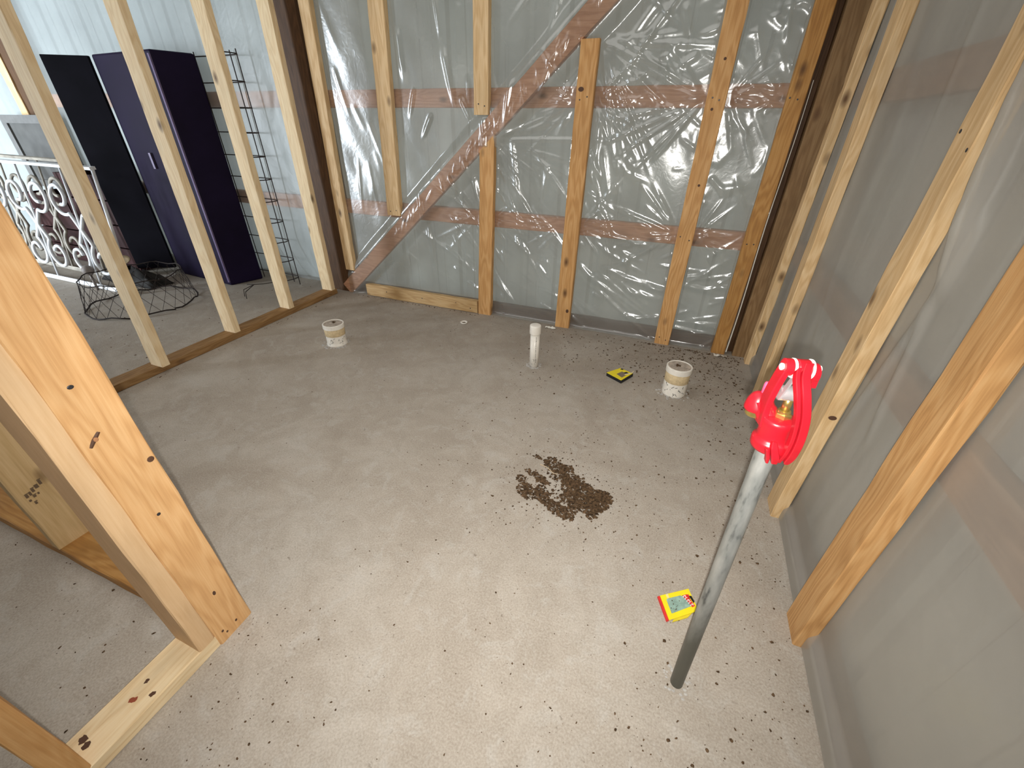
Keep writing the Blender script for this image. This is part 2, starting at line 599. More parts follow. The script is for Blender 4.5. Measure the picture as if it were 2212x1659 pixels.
# ---------------------------------------------------------------- setting
def plane_box(name, x0, x1, y0, y1, z0, z1, mat):
    bm = bmesh.new()
    add_box(bm, x0, x1, y0, y1, z0, z1)
    o = obj(name, bm, mat, ((x0 + x1) / 2, (y0 + y1) / 2, z0))
    return structure(o)

fbm = bmesh.new()
add_box(fbm, -7.0, 0.62, -1.6, 2.66, -0.12, 0.0)
floor = structure(obj('floor', fbm, M_CONC, (0, 0, 0)))
plane_box('ceiling', -7.1, 0.70, -1.7, 2.7, 2.46, 2.52, M_DARKWALL)
fw = bmesh.new()
add_box(fw, -7.0, -6.92, -1.70, -1.60, -0.12, 2.46)
add_box(fw, -5.92, 0.62, -1.70, -1.60, -0.12, 2.46)
add_box(fw, -6.92, -5.92, -1.70, -1.60, 2.10, 2.46)
structure(obj('wall_front', fw, M_DARKWALL, (-3.2, -1.65, -0.12)))
plane_box('wall_left', -7.1, -7.0, -1.6, 2.66, -0.12, 2.46, M_DARKWALL)

def ribbed(name, u0, u1, z0, z1, depth, mat, along='x', pitch=0.229):
    """ribbed cladding panel: low trapezoid ribs, a real fold in the sheet"""
    prof = []
    u = u0
    while u < u1:
        for du, d in ((0, 0), (0.018, 0.014), (0.042, 0.014), (0.060, 0), (0.115, 0), (0.121, 0.004), (0.133, 0.004), (0.139, 0)):
            if u + du <= u1:
                prof.append((u + du, d))
        u += pitch
    prof.append((u1, 0))
    bm = bmesh.new()
    cols = []
    for a, d in prof:
        c = []
        for zz, th in ((z0, 0), (z1, 0)):
            c.append(bm.verts.new((a, depth + d, zz) if along == 'x' else (depth + d, a, zz)))
        cols.append(c)
    for p, q in zip(cols, cols[1:]):
        bm.faces.new((p[0], q[0], q[1], p[1]))
    loc = ((u0 + u1) / 2, depth, z0) if along == 'x' else (depth, (u0 + u1) / 2, z0)
    return structure(obj(name, bm, mat, loc))
ribbed('wall_back', -2.33, 0.62, -0.02, 2.46, 2.60, M_SIDE)
ribbed('wall_back', -7.0, -2.33, -0.02, 2.46, 2.60, M_SIDE_L)
ribbed('wall_right', -1.6, 2.62, -0.02, 2.46, 0.565, M_SIDE_R, 'y')

# ---------------------------------------------------------------- girts, brace, posts behind the sheets
RU = W_(RUST, 'x', knots=0.35, dirt=0.2)
gl = {'u': (1.176, 1.265), 'l': (0.566, 0.655)}
for nm, (z0, z1), txt in (('wall_girt', gl['u'], 'upper'), ('wall_girt', gl['l'], 'lower')):
    board(nm, (-2.25, 0.370), (2.458, 2.496), (z0, z1), RU,
          f'{txt} reddish brown horizontal girt behind the plastic of the stall back wall', 'girt', 'back wall girts', 'x')
    board(nm, (-5.15, -2.432), (2.458, 2.496), (z0, z1), RU,
          f'{txt} reddish brown horizontal girt behind the plastic beyond the stud partition', 'girt', 'back wall girts', 'x')
board('skirt_board', (-2.25, 0.370), (2.458, 2.496), (0.002, 0.075), W_(BROWN, 'x'),
      'low brown skirt board behind the plastic along the foot of the back wall', 'board', None, 'x')
RUY = W_(dict(pale=(0.34, 0.21, 0.13), mid=(0.27, 0.16, 0.095), dark=(0.18, 0.10, 0.06)), 'y', knots=0.35, dirt=0.2)
for (z0, z1), txt in ((gl['u'], 'upper'), (gl['l'], 'lower')):
    board('wall_girt', (0.516, 0.554), (-1.5, 2.38), (z0, z1), RUY,
          f'{txt} brown girt showing faintly through the plastic of the right wall', 'girt', 'right wall girts', 'y')
board('sill_board', (0.512, 0.550), (-1.5, 2.38), (0.002, 0.060), W_(BROWN, 'y'),
      'sill board behind the plastic along the foot of the right wall', 'board', None, 'y')

# diagonal wind brace
bl_ = 2.62
ang = math.atan2(1.568 - 0.055, -0.531 + 2.248)
bm = board_mesh(0, bl_, 0.0, 0.036, -0.047, 0.047, 'x')
bm.transform(Matrix.Translation((-2.285, 2.416, 0.0225)) @ Matrix.Rotation(-ang, 4, 'Y'))
brace = obj('diagonal_brace', bm, W_(RUST, 'x', knots=0.3), (-2.285, 2.416, 0.0225))
brace.rotation_euler = (0, 0, 0)
tag(brace, 'reddish diagonal brace under the wrinkled plastic of the back wall', 'brace')

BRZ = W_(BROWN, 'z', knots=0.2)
board('corner_post', (-2.430, -2.262), (2.425, 2.565), (0, 2.45), BRZ,
      'dark brown timber post between the stud partition and the back wall plastic', 'post', None)
BRZ2 = W_(dict(pale=(0.30, 0.19, 0.09), mid=(0.24, 0.14, 0.06), dark=(0.15, 0.08, 0.03)), 'z', dirt=0.3)
board('corner_post', (0.408, 0.512), (2.415, 2.555), (0, 2.45), BRZ2,
      'rough brown timber post in the far right corner beside the hydrant wall', 'post', None)
bm = board_mesh(0.374, 0.4075, 2.468, 2.55, 0.0, 2.45)  # dark board added so the corner gap reads as shadow
obj('recess_shade', bm, BRZ, (0.39, 2.51, 0), bpy.data.objects['corner_post.001'])['label'] = 'very dark board standing in for the shade of the recess'
board('bay_post', (-5.35, -5.21), (2.425, 2.565), (0, 2.45), BRZ,
      'dark brown post against the back wall left of the black cabinet door', 'post', None)

# ---------------------------------------------------------------- strips nailed over the back sheet
AMZ = W_(AMBER, 'z')
WMZ = W_(WARM, 'z', knots=0.45)
PLZ = W_(PALE, 'z', knots=0.45)
G_BACK = 'flat strips over the back wall plastic'
def nails(o, xs, zs, y, dx=0.0):
    for zc in zs:
        for xx in xs:
            dot('nail_head', o, (xx + random.uniform(-.006, .006), y, zc + random.uniform(-.012, .012)), (0, -1, 0), 0.0035, 0.0035, M_NAIL)
YB = (2.412, 2.449)
s1 = board('batten', (-2.262, -2.185), YB, (0.175, 2.40), W_(PALE, 'z'), 'narrow pale batten beside the dark corner post, ending above the floor', 'batten', G_BACK, lean=(0.055, 0))
s2 = board('batten', (-1.822, -1.722), YB, (0.587, 2.40), W_(PALE, 'z'), 'tan batten ending just above the lower left end of the diagonal brace', 'batten', G_BACK, lean=(0.095, 0))
nails(s2, (-1.79, -1.745), (0.61,), 2.412)
s3u = board('batten', (-1.172, -1.086), YB, (1.143, 2.40), W_(PALE, 'z'), 'short upper batten cut off just above the diagonal brace', 'batten', G_BACK, lean=(0.03, 0))
nails(s3u, (-1.145, -1.11), (1.19,), 2.412)
s3l = board('batten', (-1.183, -1.093), YB, (0.0, 0.945), WMZ, 'batten rising from the floor to the underside of the diagonal brace', 'batten', G_BACK, lean=(0.04, 0))
for v in s3l.data.vertices:
    if v.co.z > 0.944:
        v.co.z += (v.co.x + 0.005) * 0.88 + 0.03
s4 = board('batten', (-0.637, -0.549), YB, (0.0, 1.440), WMZ, 'orange batten with a square cut top below the diagonal brace', 'batten', G_BACK, lean=(0.024, 0))
nails(s4, (-0.595, -0.565), (1.215,), 2.412)
dot('knot', s4, (-0.593, 2.412, 1.25), (0, -1, 0), 0.014, 0.010, M_KNOT)
dot('knot', s4, (-0.566, 2.412, 0.115), (0, -1, 0), 0.009, 0.012, M_KNOT)
s5 = board('batten', (-0.020, 0.062), YB, (0.0, 2.40), WMZ, 'full height tan batten with dark nail marks, left neighbour of the amber corner batten', 'batten', G_BACK, lean=(0.004, 0))
nails(s5, (0.004, 0.040), (1.205, 0.61, 0.04), 2.412)
sL = board('batten', (-5.450, -5.352), YB, (0.0, 2.40), W_(PALE, 'z'), 'tan batten left of the dark bay post at the far left of the photo', 'batten', G_BACK)
for zz in (1.17, 0.86, 1.35):
    dot('knot', s5, (random.uniform(0.01, 0.035), 2.412, zz), (0, -1, 0), 0.006, 0.006, M_KNOT)
s6 = board('batten', (0.296, 0.366), YB, (0.0, 2.40), AMZ, 'amber batten at the right end of the back wall beside the corner post', 'batten', G_BACK, lean=(0.006, 0))
nails(s6, (0.315, 0.345), (1.205, 0.62), 2.412)
k1 = board('kick_board', (-2.098, -1.188), (2.408, 2.446), (0.002, 0.086), W_(dict(pale=(0.62, 0.44, 0.23), mid=(0.54, 0.35, 0.16), dark=(0.38, 0.22, 0.09)), 'x', knots=0.6), 'tan kick board lying on edge along the floor below the diagonal brace', 'board', None, 'x')
for xx, zz in ((-1.92, 0.05), (-1.62, 0.045), (-1.35, 0.055), (-1.24, 0.03)):
    dot('nail_head', k1, (xx, 2.408, zz), (0, -1, 0), 0.004, 0.004, M_NAIL)

# ---------------------------------------------------------------- strips on the right wall
XR = (0.468, 0.505)
G_R = 'strips over the right wall plastic'
r2 = board('batten', XR, (0.768, 0.857), (0.0, 2.40), W_(dict(pale=(0.66, 0.40, 0.18), mid=(0.58, 0.32, 0.125), dark=(0.40, 0.20, 0.07)), 'z', knots=0.3), 'orange batten on the right wall nearest the camera, right of the hydrant', 'batten', G_R, lean=(0, 0.0))
r1 = board('batten', XR, (1.205, 1.292), (0.0, 2.40), W_(PALE, 'z', knots=0.35), 'pale batten on the right wall directly behind the hydrant pipe', 'batten', G_R, lean=(0, -0.150))
for zz in (1.10, 1.07):
    dot('nail_head', r1, (0.468, 1.15 + (zz - 1.07) * 2, zz), (-1, 0, 0), 0.004, 0.004, M_NAIL)
dot('knot', r1, (0.487, 1.178, 0.43), (0, -1, 0), 0.010, 0.007, M_KNOT)
r0 = board('batten', XR, (1.890, 1.976), (0.0, 2.40), W_(PALE, 'z', knots=0.5), 'pale knotty batten on the right wall standing behind the red hydrant head', 'batten', G_R, lean=(0, 0.06))
r00 = board('batten', XR, (2.335, 2.40), (0.0, 2.40), W_(PALE, 'z'), 'pale batten on the right wall next to the rough corner post', 'batten', G_R, lean=(0, -0.12))

# ---------------------------------------------------------------- polythene sheets (real wrinkles in the mesh)
def segd(X, Z, x0, z0, x1, z1):
    dx, dz = x1 - x0, z1 - z0
    L2 = dx * dx + dz * dz
    t = np.clip(((X - x0) * dx + (Z - z0) * dz) / L2, 0, 1)
    d = np.hypot(X - (x0 + t * dx), Z - (z0 + t * dz))
    return d, t

def lowfreq(X, Z, comps):
    H = np.zeros_like(X)
    for kx, kz, ph, a in comps:
        H += a * np.sin(kx * X + kz * Z + ph)
    return H

def sheet(name, U, V, Hfun, place, mat, loc, res, dense=None, contact=None):
    nu = int((U[1] - U[0]) / res) + 1
    nv = int((V[1] - V[0]) / res) + 1
    us = np.linspace(U[0], U[1], nu)
    vs = np.linspace(V[0], V[1], nv)
    if dense:                       # a finer patch of grid lines where the film is sharply dented
        (a0, a1), (b0, b1), st = dense
        us = np.unique(np.concatenate([us[(us < a0) | (us > a1)], np.arange(a0, a1, st)]))
        vs = np.unique(np.concatenate([vs[(vs < b0) | (vs > b1)], np.arange(b0, b1, st)]))
        nu, nv = len(us), len(vs)
    X, Z = np.meshgrid(us, vs, indexing='ij')
    H = Hfun(X, Z)
    co = place(X, Z, H).reshape(-1, 3) - np.array(loc)
    idx = np.arange(nu * nv).reshape(nu, nv)
    q = np.stack([idx[:-1, :-1], idx[1:, :-1], idx[1:, 1:], idx[:-1, 1:]], -1).reshape(-1, 4)
    me = bpy.data.meshes.new(name)
    me.vertices.add(len(co))
    me.vertices.foreach_set('co', co.astype(np.float32).ravel())
    me.loops.add(q.size)
    me.loops.foreach_set('vertex_index', q.astype(np.int32).ravel())
    me.polygons.add(len(q))
    me.polygons.foreach_set('loop_start', (np.arange(len(q)) * 4).astype(np.int32))
    me.polygons.foreach_set('use_smooth', np.ones(len(q), dtype=bool))
    me.update()
    if contact is not None:
        at = me.attributes.new('contact', 'FLOAT', 'POINT')
        at.data.foreach_set('value', contact(X, Z).astype(np.float32).ravel())
    me.validate()
    me.materials.append(mat)
    o = bpy.data.objects.new(name, me)
    o.location = loc
    COL.objects.link(o)
    return o

def make_wrinkles():
    W = []
    def fan(cx, cz, a0, a1, n, l0, l1, amp, wid):
        for i in range(n):
            a = math.radians(a0 + (a1 - a0) * (i + rng.uniform(0.1, 0.9)) / n)
            L = rng.uniform(l0, l1)
            s = rng.uniform(0.01, 0.05)
            W.append((cx + s * math.cos(a), cz + s * math.sin(a), cx + L * math.cos(a), cz + L * math.sin(a),
                      amp * rng.uniform(0.9, 1.9), wid * rng.uniform(0.7, 1.4)))
    fan(-1.076, 1.03, -75, 22, 13, 0.25, 0.75, 0.0045, 0.010)
    fan(-0.522, 1.43, -80, 5, 12, 0.25, 0.65, 0.005, 0.011)
    fan(-0.53, 1.20, -70, 50, 9, 0.12, 0.40, 0.004, 0.009)
    fan(-0.63, 1.20, 120, 255, 8, 0.12, 0.40, 0.004, 0.009)
    fan(-0.55, 0.61, -60, 60, 8, 0.15, 0.45, 0.0045, 0.010)
    fan(-0.64, 0.61, 130, 230, 7, 0.12, 0.40, 0.004, 0.009)
    fan(-0.02, 1.21, 130, 240, 11, 0.15, 0.55, 0.005, 0.010)
    fan(0.07, 1.21, -75, 60, 10, 0.10, 0.26, 0.004, 0.008)
    fan(-0.02, 0.62, 120, 235, 10, 0.12, 0.45, 0.005, 0.010)
    fan(0.07, 0.62, -60, 70, 8, 0.08, 0.24, 0.004, 0.008)
    fan(-1.18, 0.61, 120, 240, 6, 0.15, 0.45, 0.004, 0.010)
    fan(-1.09, 0.61, -60, 40, 6, 0.15, 0.45, 0.0045, 0.010)
    fan(0.29, 1.22, 120, 240, 6, 0.08, 0.2, 0.004, 0.008)
    # long slack folds running down to the right
    for i in range(26):
        x = rng.uniform(-1.95, 0.15)
        z = rng.uniform(0.08, 0.62)
        a = math.radians(rng.uniform(-38, -22))
        L = rng.uniform(0.15, 0.6)
        W.append((x, z, x + L * math.cos(a), z + L * math.sin(a), rng.uniform(0.002, 0.0055), rng.uniform(0.009, 0.02)))
    for i in range(46):
        x = rng.uniform(-0.56, 0.30)
        z = rng.uniform(0.62, 1.70)
        a = math.radians(rng.uniform(-70, -25))
        L = rng.uniform(0.06, 0.28)
        W.append((x, z, x + L * math.cos(a), z + L * math.sin(a), rng.uniform(0.002, 0.0055), rng.uniform(0.007, 0.016)))
    for i in range(22):
        x = rng.uniform(-2.2, -0.7)
        z = rng.uniform(0.7, 1.75)
        a = math.radians(rng.uniform(-100, -60))
        L = rng.uniform(0.10, 0.35)
        W.append((x, z, x + L * math.cos(a), z + L * math.sin(a), rng.uniform(0.001, 0.003), rng.uniform(0.010, 0.02)))
    # tight gathers across the brace
    for i in range(80):
        t = rng.uniform(0.25, 1.0)
        x = -2.248 + t * 1.9
        z = 0.055 + t * 1.674
        a = math.radians(rng.uniform(45, 110))
        L = rng.uniform(0.06, 0.13)
        W.append((x - L / 2 * math.cos(a), z - L / 2 * math.sin(a), x + L / 2 * math.cos(a), z + L / 2 * math.sin(a),
                  rng.uniform(0.0015, 0.0035), rng.uniform(0.0035, 0.0065)))
    # creases ringing the flash's mirror point, slopes shaped to catch its glints, denser towards the right
    for i in range(250):
        x = -1.9 + 2.25 * rng.uniform(0, 1) ** 0.55
        z = rng.uniform(0.06, 1.75)
        if x < -0.62 and z > 0.9 and rng.uniform() < 0.75:
            continue
        rx_, rz_ = x - 0.02, z - 1.08
        r = math.hypot(rx_, rz_)
        need = r / 2.45
        a = math.atan2(rz_, rx_) + math.pi / 2 + rng.normal(0, 0.30)
        L = rng.uniform(0.05, 0.16) if r < 0.5 else rng.uniform(0.10, 0.42)
        w = rng.uniform(0.008, 0.016)
        W.append((x - L / 2 * math.cos(a), z - L / 2 * math.sin(a), x + L / 2 * math.cos(a), z + L / 2 * math.sin(a),
                  min(0.0085, (need * rng.uniform(1.0, 1.8) + 0.05) * w * 1.16), w))
    return W
WR = make_wrinkles()
LF = [(rng.uniform(-9, 9), rng.uniform(-7, 7), rng.uniform(0, 6.28), rng.uniform(0.0005, 0.0014)) for _ in range(9)]
LF2 = [(rng.uniform(-45, 45), rng.uniform(-40, 40), rng.uniform(0, 6.28), rng.uniform(0.0001, 0.0004)) for _ in range(12)]

BAT = [(-2.262, -2.185, 0.175, 2.4, 0.055), (-1.822, -1.722, 0.587, 2.4, 0.095), (-1.172, -1.086, 1.143, 2.4, 0.03),
       (-1.183, -1.093, 0.0, 0.985, 0.04 * 2.4), (-0.637, -0.549, 0.0, 1.44, 0.024 * 1.66), (-0.02, 0.062, 0.0, 2.4, 0.004), (0.296, 0.366, 0, 2.4, 0.006)]
def H_back(X, Z):
    H = 0.0045 + lowfreq(X, Z, LF) + lowfreq(X, Z, LF2)
    # drape over the brace
    ux, uz = math.cos(ang), math.sin(ang)
    d = np.abs(-(X + 2.248) * uz + (Z - 0.055) * ux)
    s = np.clip((0.125 - d) / (0.125 - 0.052), 0, 1)
    H = np.maximum(H, 0.0415 * s * s * (3 - 2 * s) * np.where(d < 0.052, 1, 1) )
    for x0, z0, x1, z1, a, w in WR:
        bx = (X > min(x0, x1) - 0.06) & (X < max(x0, x1) + 0.06) & (Z > min(z0, z1) - 0.06) & (Z < max(z0, z1) + 0.06)
        if not bx.any():
            continue
        dd, t = segd(X[bx], Z[bx], x0, z0, x1, z1)
        fade = np.clip(np.minimum(t * 6, (1 - t) * 2.2), 0, 1)
        H[bx] += a * fade * np.exp(-(dd / w) ** 2)
    # held tight under the battens
    for bx0, bx1, bz0, bz1, lx in BAT:
        xm = X - lx * np.clip((Z - bz0) / (2.4 - bz0 + 1e-6), 0, 1)
        inside = (xm > bx0 - 0.004) & (xm < bx1 + 0.004) & (Z > bz0 - 0.004) & (Z < bz1 + 0.004)
        H = np.where(inside, np.minimum(H, 0.0045), H)
    # lie flat against the skirt board and lap out on the floor
    foot = np.clip((0.022 - Z) / 0.022, 0, 1)
    H += 0.030 * foot ** 2
    return np.maximum(H, 0.001)

def touch(X, Z):
    d = np.abs(-(X + 2.248) * math.sin(ang) + (Z - 0.055) * math.cos(ang))
    c = np.clip((0.056 - d) / 0.012, 0, 1)
    for z0, z1 in gl.values():
        c = np.maximum(c, 0.6 * np.clip(np.minimum(Z - z0, z1 - Z) / 0.008 + 0.5, 0, 1))
    return c
sb = sheet('plastic_sheet', (-2.255, 0.374), (0.003, 2.40), H_back,
           lambda X, Z, H: np.stack([X, 2.455 - H, Z], -1), M_SHEET, (-0.95, 2.455, 0.003), 0.0056, None, touch)
tag(sb, 'wrinkled clear polythene sheet covering the stall back wall and its diagonal brace', 'plastic sheet')

LF3 = [(rng.uniform(-8, 8), rng.uniform(-4, 4), rng.uniform(0, 6.28), rng.uniform(0.001, 0.003)) for _ in range(9)]
WL = []
for i in range(22):
    x = rng.uniform(-5.2, -2.5)
    z = rng.uniform(0.2, 1.8)
    a = math.radians(rng.uniform(-110, -60))
    L = rng.uniform(0.1, 0.5)
    WL.append((x, z, x + L * math.cos(a), z + L * math.sin(a), rng.uniform(0.0015, 0.004), rng.uniform(0.012, 0.03)))
def H_left(X, Z):
    H = lowfreq(X, Z, LF3) + lowfreq(X, Z, LF2) + 0.012
    for x0, z0, x1, z1, a, w in WL:
        dd, t = segd(X, Z, x0, z0, x1, z1)
        H += a * np.clip(np.minimum(t, 1 - t) * 4, 0, 1) * np.exp(-(dd / w) ** 2)
    H -= 0.085 * np.clip((0.35 - Z) / 0.35, 0, 1) ** 1.5
    return np.where(Z > 0.5, np.maximum(H, 0.001), H)
sl = sheet('plastic_sheet', (-5.20, -2.425), (0.003, 2.40), H_left,
           lambda X, Z, H: np.stack([X, 2.455 - H, Z], -1), M_SHEET_L, (-3.8, 2.455, 0.003), 0.02)
tag(sl, 'bluish polythene sheet on the back wall beyond the stud partition, behind the navy cabinet', 'plastic sheet')
sl2 = sheet('plastic_sheet', (-6.95, -5.36), (0.003, 2.40), H_left,
            lambda X, Z, H: np.stack([X, 2.455 - H, Z], -1), M_SHEET_L, (-6.1, 2.455, 0.003), 0.03)
tag(sl2, 'polythene sheet on the back wall left of the dark bay post at the photo edge', 'plastic sheet')

LF4 = [(rng.uniform(-7, 7), rng.uniform(-3, 3), rng.uniform(0, 6.28), rng.uniform(0.0008, 0.0022)) for _ in range(8)]
WRR = []
for i in range(30):
    y = rng.uniform(0.0, 2.25)
    z = rng.uniform(0.25, 2.0)
    a = math.radians(rng.uniform(-120, -70))
    L = rng.uniform(0.2, 0.8)
    WRR.append((y, z, y + L * math.cos(a), z + L * math.sin(a), rng.uniform(0.001, 0.004), rng.uniform(0.012, 0.035)))
WRR += [(1.105, 1.36, 1.050, 0.80, 0.034, 0.020), (1.140, 1.36, 1.085, 0.95, 0.014, 0.012), (1.02, 1.05, 1.175, 0.33, 0.008, 0.012),
        (1.08, 0.85, 1.02, 0.45, 0.007, 0.012), (0.30, 0.42, 0.42, 0.10, 0.012, 0.03), (0.36, 0.28, 0.45, 0.16, 0.010, 0.02)]
def H_right(X, Z):
    H = 0.005 + lowfreq(X, Z, LF4) + 0.5 * lowfreq(X, Z, LF2)
    for x0, z0, x1, z1, a, w in WRR:
        dd, t = segd(X, Z, x0, z0, x1, z1)
        H += a * np.clip(np.minimum(t, 1 - t) * 4, 0, 1) * np.exp(-(dd / w) ** 2)
    # loose belly beside the batten behind the hydrant
    H += 0.016 * np.exp(-(((X - 1.08) / 0.07) ** 2)) * np.clip((Z - 0.80) / 0.35, 0, 1)
    foot = np.clip((0.075 - Z) / 0.035, 0, 1)
    H += 0.016 * foot * foot * (3 - 2 * foot)
    return np.maximum(H, 0.001)
sr = sheet('plastic_sheet', (-1.55, 2.395), (0.003, 2.40), H_right,
           lambda X, Z, H: np.stack([0.512 - H, X, Z], -1), M_SHEET_R, (0.512, 0.4, 0.003), 0.0085, ((0.43, 0.51), (0.235, 0.345), 0.0022))
tag(sr, 'dull grey polythene sheet covering the right wall beside the hydrant', 'plastic sheet')

# ---------------------------------------------------------------- open stud partition on the left
PX = (-2.418, -2.328)
plate = board('sole_plate', PX, (0.36, 2.352), (0, 0.038), W_(dict(pale=(0.36, 0.22, 0.095), mid=(0.29, 0.16, 0.060), dark=(0.18, 0.09, 0.03)), 'y', dirt=0.35, knots=0.6),
              'dirty brown sole plate on the floor under the row of pale partition studs', 'sole plate', None, 'y')
G_S = 'studs of the open partition'
WHZ = W_(WHITE, 'z', knots=0.5)
for (y0, y1, ln, xo, lab) in (
        (1.062, 1.100, (-0.055, 0.100), 0.030, 'pale stud of the open partition nearest the camera, in front of the white scroll railing'),
        (1.494, 1.532, (-0.020, 0.045), 0.004, 'pale partition stud standing in front of the navy cabinet'),
        (1.904, 1.944, (0.0, 0.012), 0.0, 'pale partition stud standing in front of the tall wire cage'),
        (2.300, 2.338, (0.0, 0.008), 0.0, 'last pale partition stud, beside the dark corner post')):
    st = board('wall_stud', (PX[0] + xo, PX[1] + xo), (y0, y1), (0.038, 2.45), WHZ, lab, 'stud', G_S, lean=ln)

# ---------------------------------------------------------------- foreground framing
WXF = -0.852
G_F = 'door framing in the left foreground'
plate2 = board('sole_plate', (-0.941, WXF), (-0.95, 0.238), (0, 0.038), W_(WHITE, 'y', dirt=0.25),
               'pale dirty sole plate on the floor in the bottom left foreground', 'sole plate', None, 'y')
def blot(par, x, y, r, m=M_KNOT):
    b = bmesh.new()
    n = 11
    ring = [b.verts.new((x + r * random.uniform(.6, 1.3) * math.cos(2 * math.pi * i / n), y + r * random.uniform(.6, 1.4) * math.sin(2 * math.pi * i / n), 0.0388)) for i in range(n)]
    low = [b.verts.new((v.co.x, v.co.y, 0.036)) for v in ring]
    b.faces.new(ring)
    for i in range(n):
        b.faces.new((ring[i], low[i], low[(i + 1) % n], ring[(i + 1) % n]))
    obj('knot', b, m, (0, 0, 0), par)
blot(plate2, -0.905, 0.115, 0.005)
blot(plate2, -0.895, 0.080, 0.007, simple('rust_mark', (0.30, 0.07, 0.03), 0.8))
blot(plate2, -0.868, 0.102, 0.006)
blot(plate2, -0.915, 0.000, 0.008)
blot(plate2, -0.898, -0.004, 0.006)
king = board('wall_stud', (-0.941, WXF), (0.200, 0.238), (0.038, 2.45), W_(dict(pale=(0.72, 0.50, 0.29), mid=(0.66, 0.44, 0.24), dark=(0.54, 0.33, 0.16)), 'z', knots=0.0, contrast=0.4),
             'smooth pale stud standing on the foreground sole plate, left of the knotty orange jamb', 'stud', G_F, lean=(0, -0.012))
trim = board('door_jamb', (-0.890, -0.850), (0.2395, 0.3255), (0, 2.45), W_(dict(pale=(0.74, 0.46, 0.22), mid=(0.66, 0.38, 0.165), dark=(0.50, 0.26, 0.10)), 'z', knots=0.0, contrast=0.9),
             'big knotty orange jamb board in the left foreground, standing on the floor', 'door jamb', G_F, lean=(0, -0.040))
for y, z, rx, rz, m in ((0.264, 0.739, .0045, .0036, M_NAIL), (0.306, 0.553, .006, .006, M_KNOT), (0.272, 0.437, .0035, .0035, M_NAIL),
                        (0.280, 0.158, .004, .008, M_KNOT), (0.289, 0.028, .003, .004, M_KNOT), (0.255, 0.036, .003, .004, M_KNOT), (0.262, 0.022, .003, .004, M_KNOT)):
    dot('knot' if m is M_KNOT else 'nail_head', trim, (-0.850, y, z), (1, 0, 0), rx, rz, m)
# slotted knot hole
bmk = bmesh.new()
add_tube(bmk, [(-0.8525, 0.243, 0.630), (-0.8515, 0.252, 0.640), (-0.8525, 0.263, 0.650)], [0.004, 0.0045, 0.004], 8)
obj('knot', bmk, M_KNOT, (0, 0, 0), trim)
dot('knot', trim, (-0.8470, 0.254, 0.641), (1, 0, 0), 0.0035, 0.004, simple('knot_wood', (0.42, 0.20, 0.09), 0.6))

low = board('wall_stud', (-0.941, WXF), (-0.056, -0.018), (0.038, 2.45), W_(WARM, 'z', knots=0.15, contrast=0.4),
            'brown stud on the foreground sole plate at the bottom left corner of the photo', 'stud', G_F, lean=(0, 0.012))
# return wall running left from the corner
plate3 = board('sole_plate', (-2.32, -0.945), (0.243, 0.332), (0, 0.038), W_(AMBER, 'x', dirt=0.4),
               'brown sole plate running left across the floor behind the stamped stud', 'sole plate', None, 'x')
stamp = board('wall_stud', (-1.527, -1.489), (0.243, 0.332), (0.038, 2.45), W_(dict(pale=(0.66, 0.48, 0.26), mid=(0.56, 0.39, 0.19), dark=(0.42, 0.27, 0.12)), 'z', knots=0.3, contrast=0.5),
              'stud with a smudged black grade stamp, left of the foreground jamb', 'stud', G_F)
sb_ = bmesh.new()
for i, (yy, zz, w, h) in enumerate(((0.262, 0.238, .006, .010), (0.270, 0.241, .005, .012), (0.278, 0.246, .006, .011), (0.288, 0.252, .008, .012), (0.298, 0.258, .006, .014),
                                    (0.262, 0.222, .005, .006), (0.274, 0.228, .006, .006), (0.283, 0.231, .004, .006), (0.268, 0.208, .005, .007))):
    add_box(sb_, -1.4892, -1.4884, yy - w / 2, yy + w / 2, zz - h / 2, zz + h / 2)
    if i % 2 == 0:
        add_box(sb_, -1.4892, -1.4884, yy - w / 2, yy + w / 2 + 0.002, zz + h / 2 + 0.001, zz + h / 2 + 0.003)
obj('grade_stamp', sb_, simple('faded_ink', (0.13, 0.085, 0.05), 0.8), (0, 0, 0), stamp)['label'] = 'smudged black grade stamp'

# ---------------------------------------------------------------- yard hydrant
HB = Vector((0.202, 0.572, 0.0))
hyd = thing('yard_hydrant', 'yard hydrant with a red lever head on a galvanised pipe rising from the floor', 'hydrant', tuple(HB))
LEAN = -0.031
U = Vector((LEAN, 0, 1)).normalized()
def ax(z, dx=0.0, dy=0.0):
    return Vector((HB.x + LEAN * z + dx, HB.y + dy, z))
bm = bmesh.new()
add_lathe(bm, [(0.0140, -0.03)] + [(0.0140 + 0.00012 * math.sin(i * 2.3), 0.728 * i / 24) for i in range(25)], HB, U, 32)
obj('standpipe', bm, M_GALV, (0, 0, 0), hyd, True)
PH = math.radians(14)
pv = Vector((math.cos(PH), math.sin(PH), 0))       # pivot axis
fr = Vector((math.sin(PH), -math.cos(PH), 0))      # towards the lever side
UP = Vector((0, 0, 1))
hub = Vector((0.1808, 0.5744, 0.8368))
# cast head: split flange, shouldered barrel, flat dusty top
bm = bmesh.new()
prof = [(0.0150, 0.706), (0.0238, 0.709), (0.0252, 0.713), (0.0252, 0.722), (0.0240, 0.725), (0.0218, 0.7265), (0.0206, 0.731),
        (0.0208, 0.740), (0.0218, 0.750), (0.0226, 0.755), (0.0218, 0.7592), (0.0196, 0.7612), (0.0005, 0.7616)]
add_lathe(bm, prof, HB, U, 40)
head = obj('head_casting', bm, M_RED, (0, 0, 0), hyd, True)
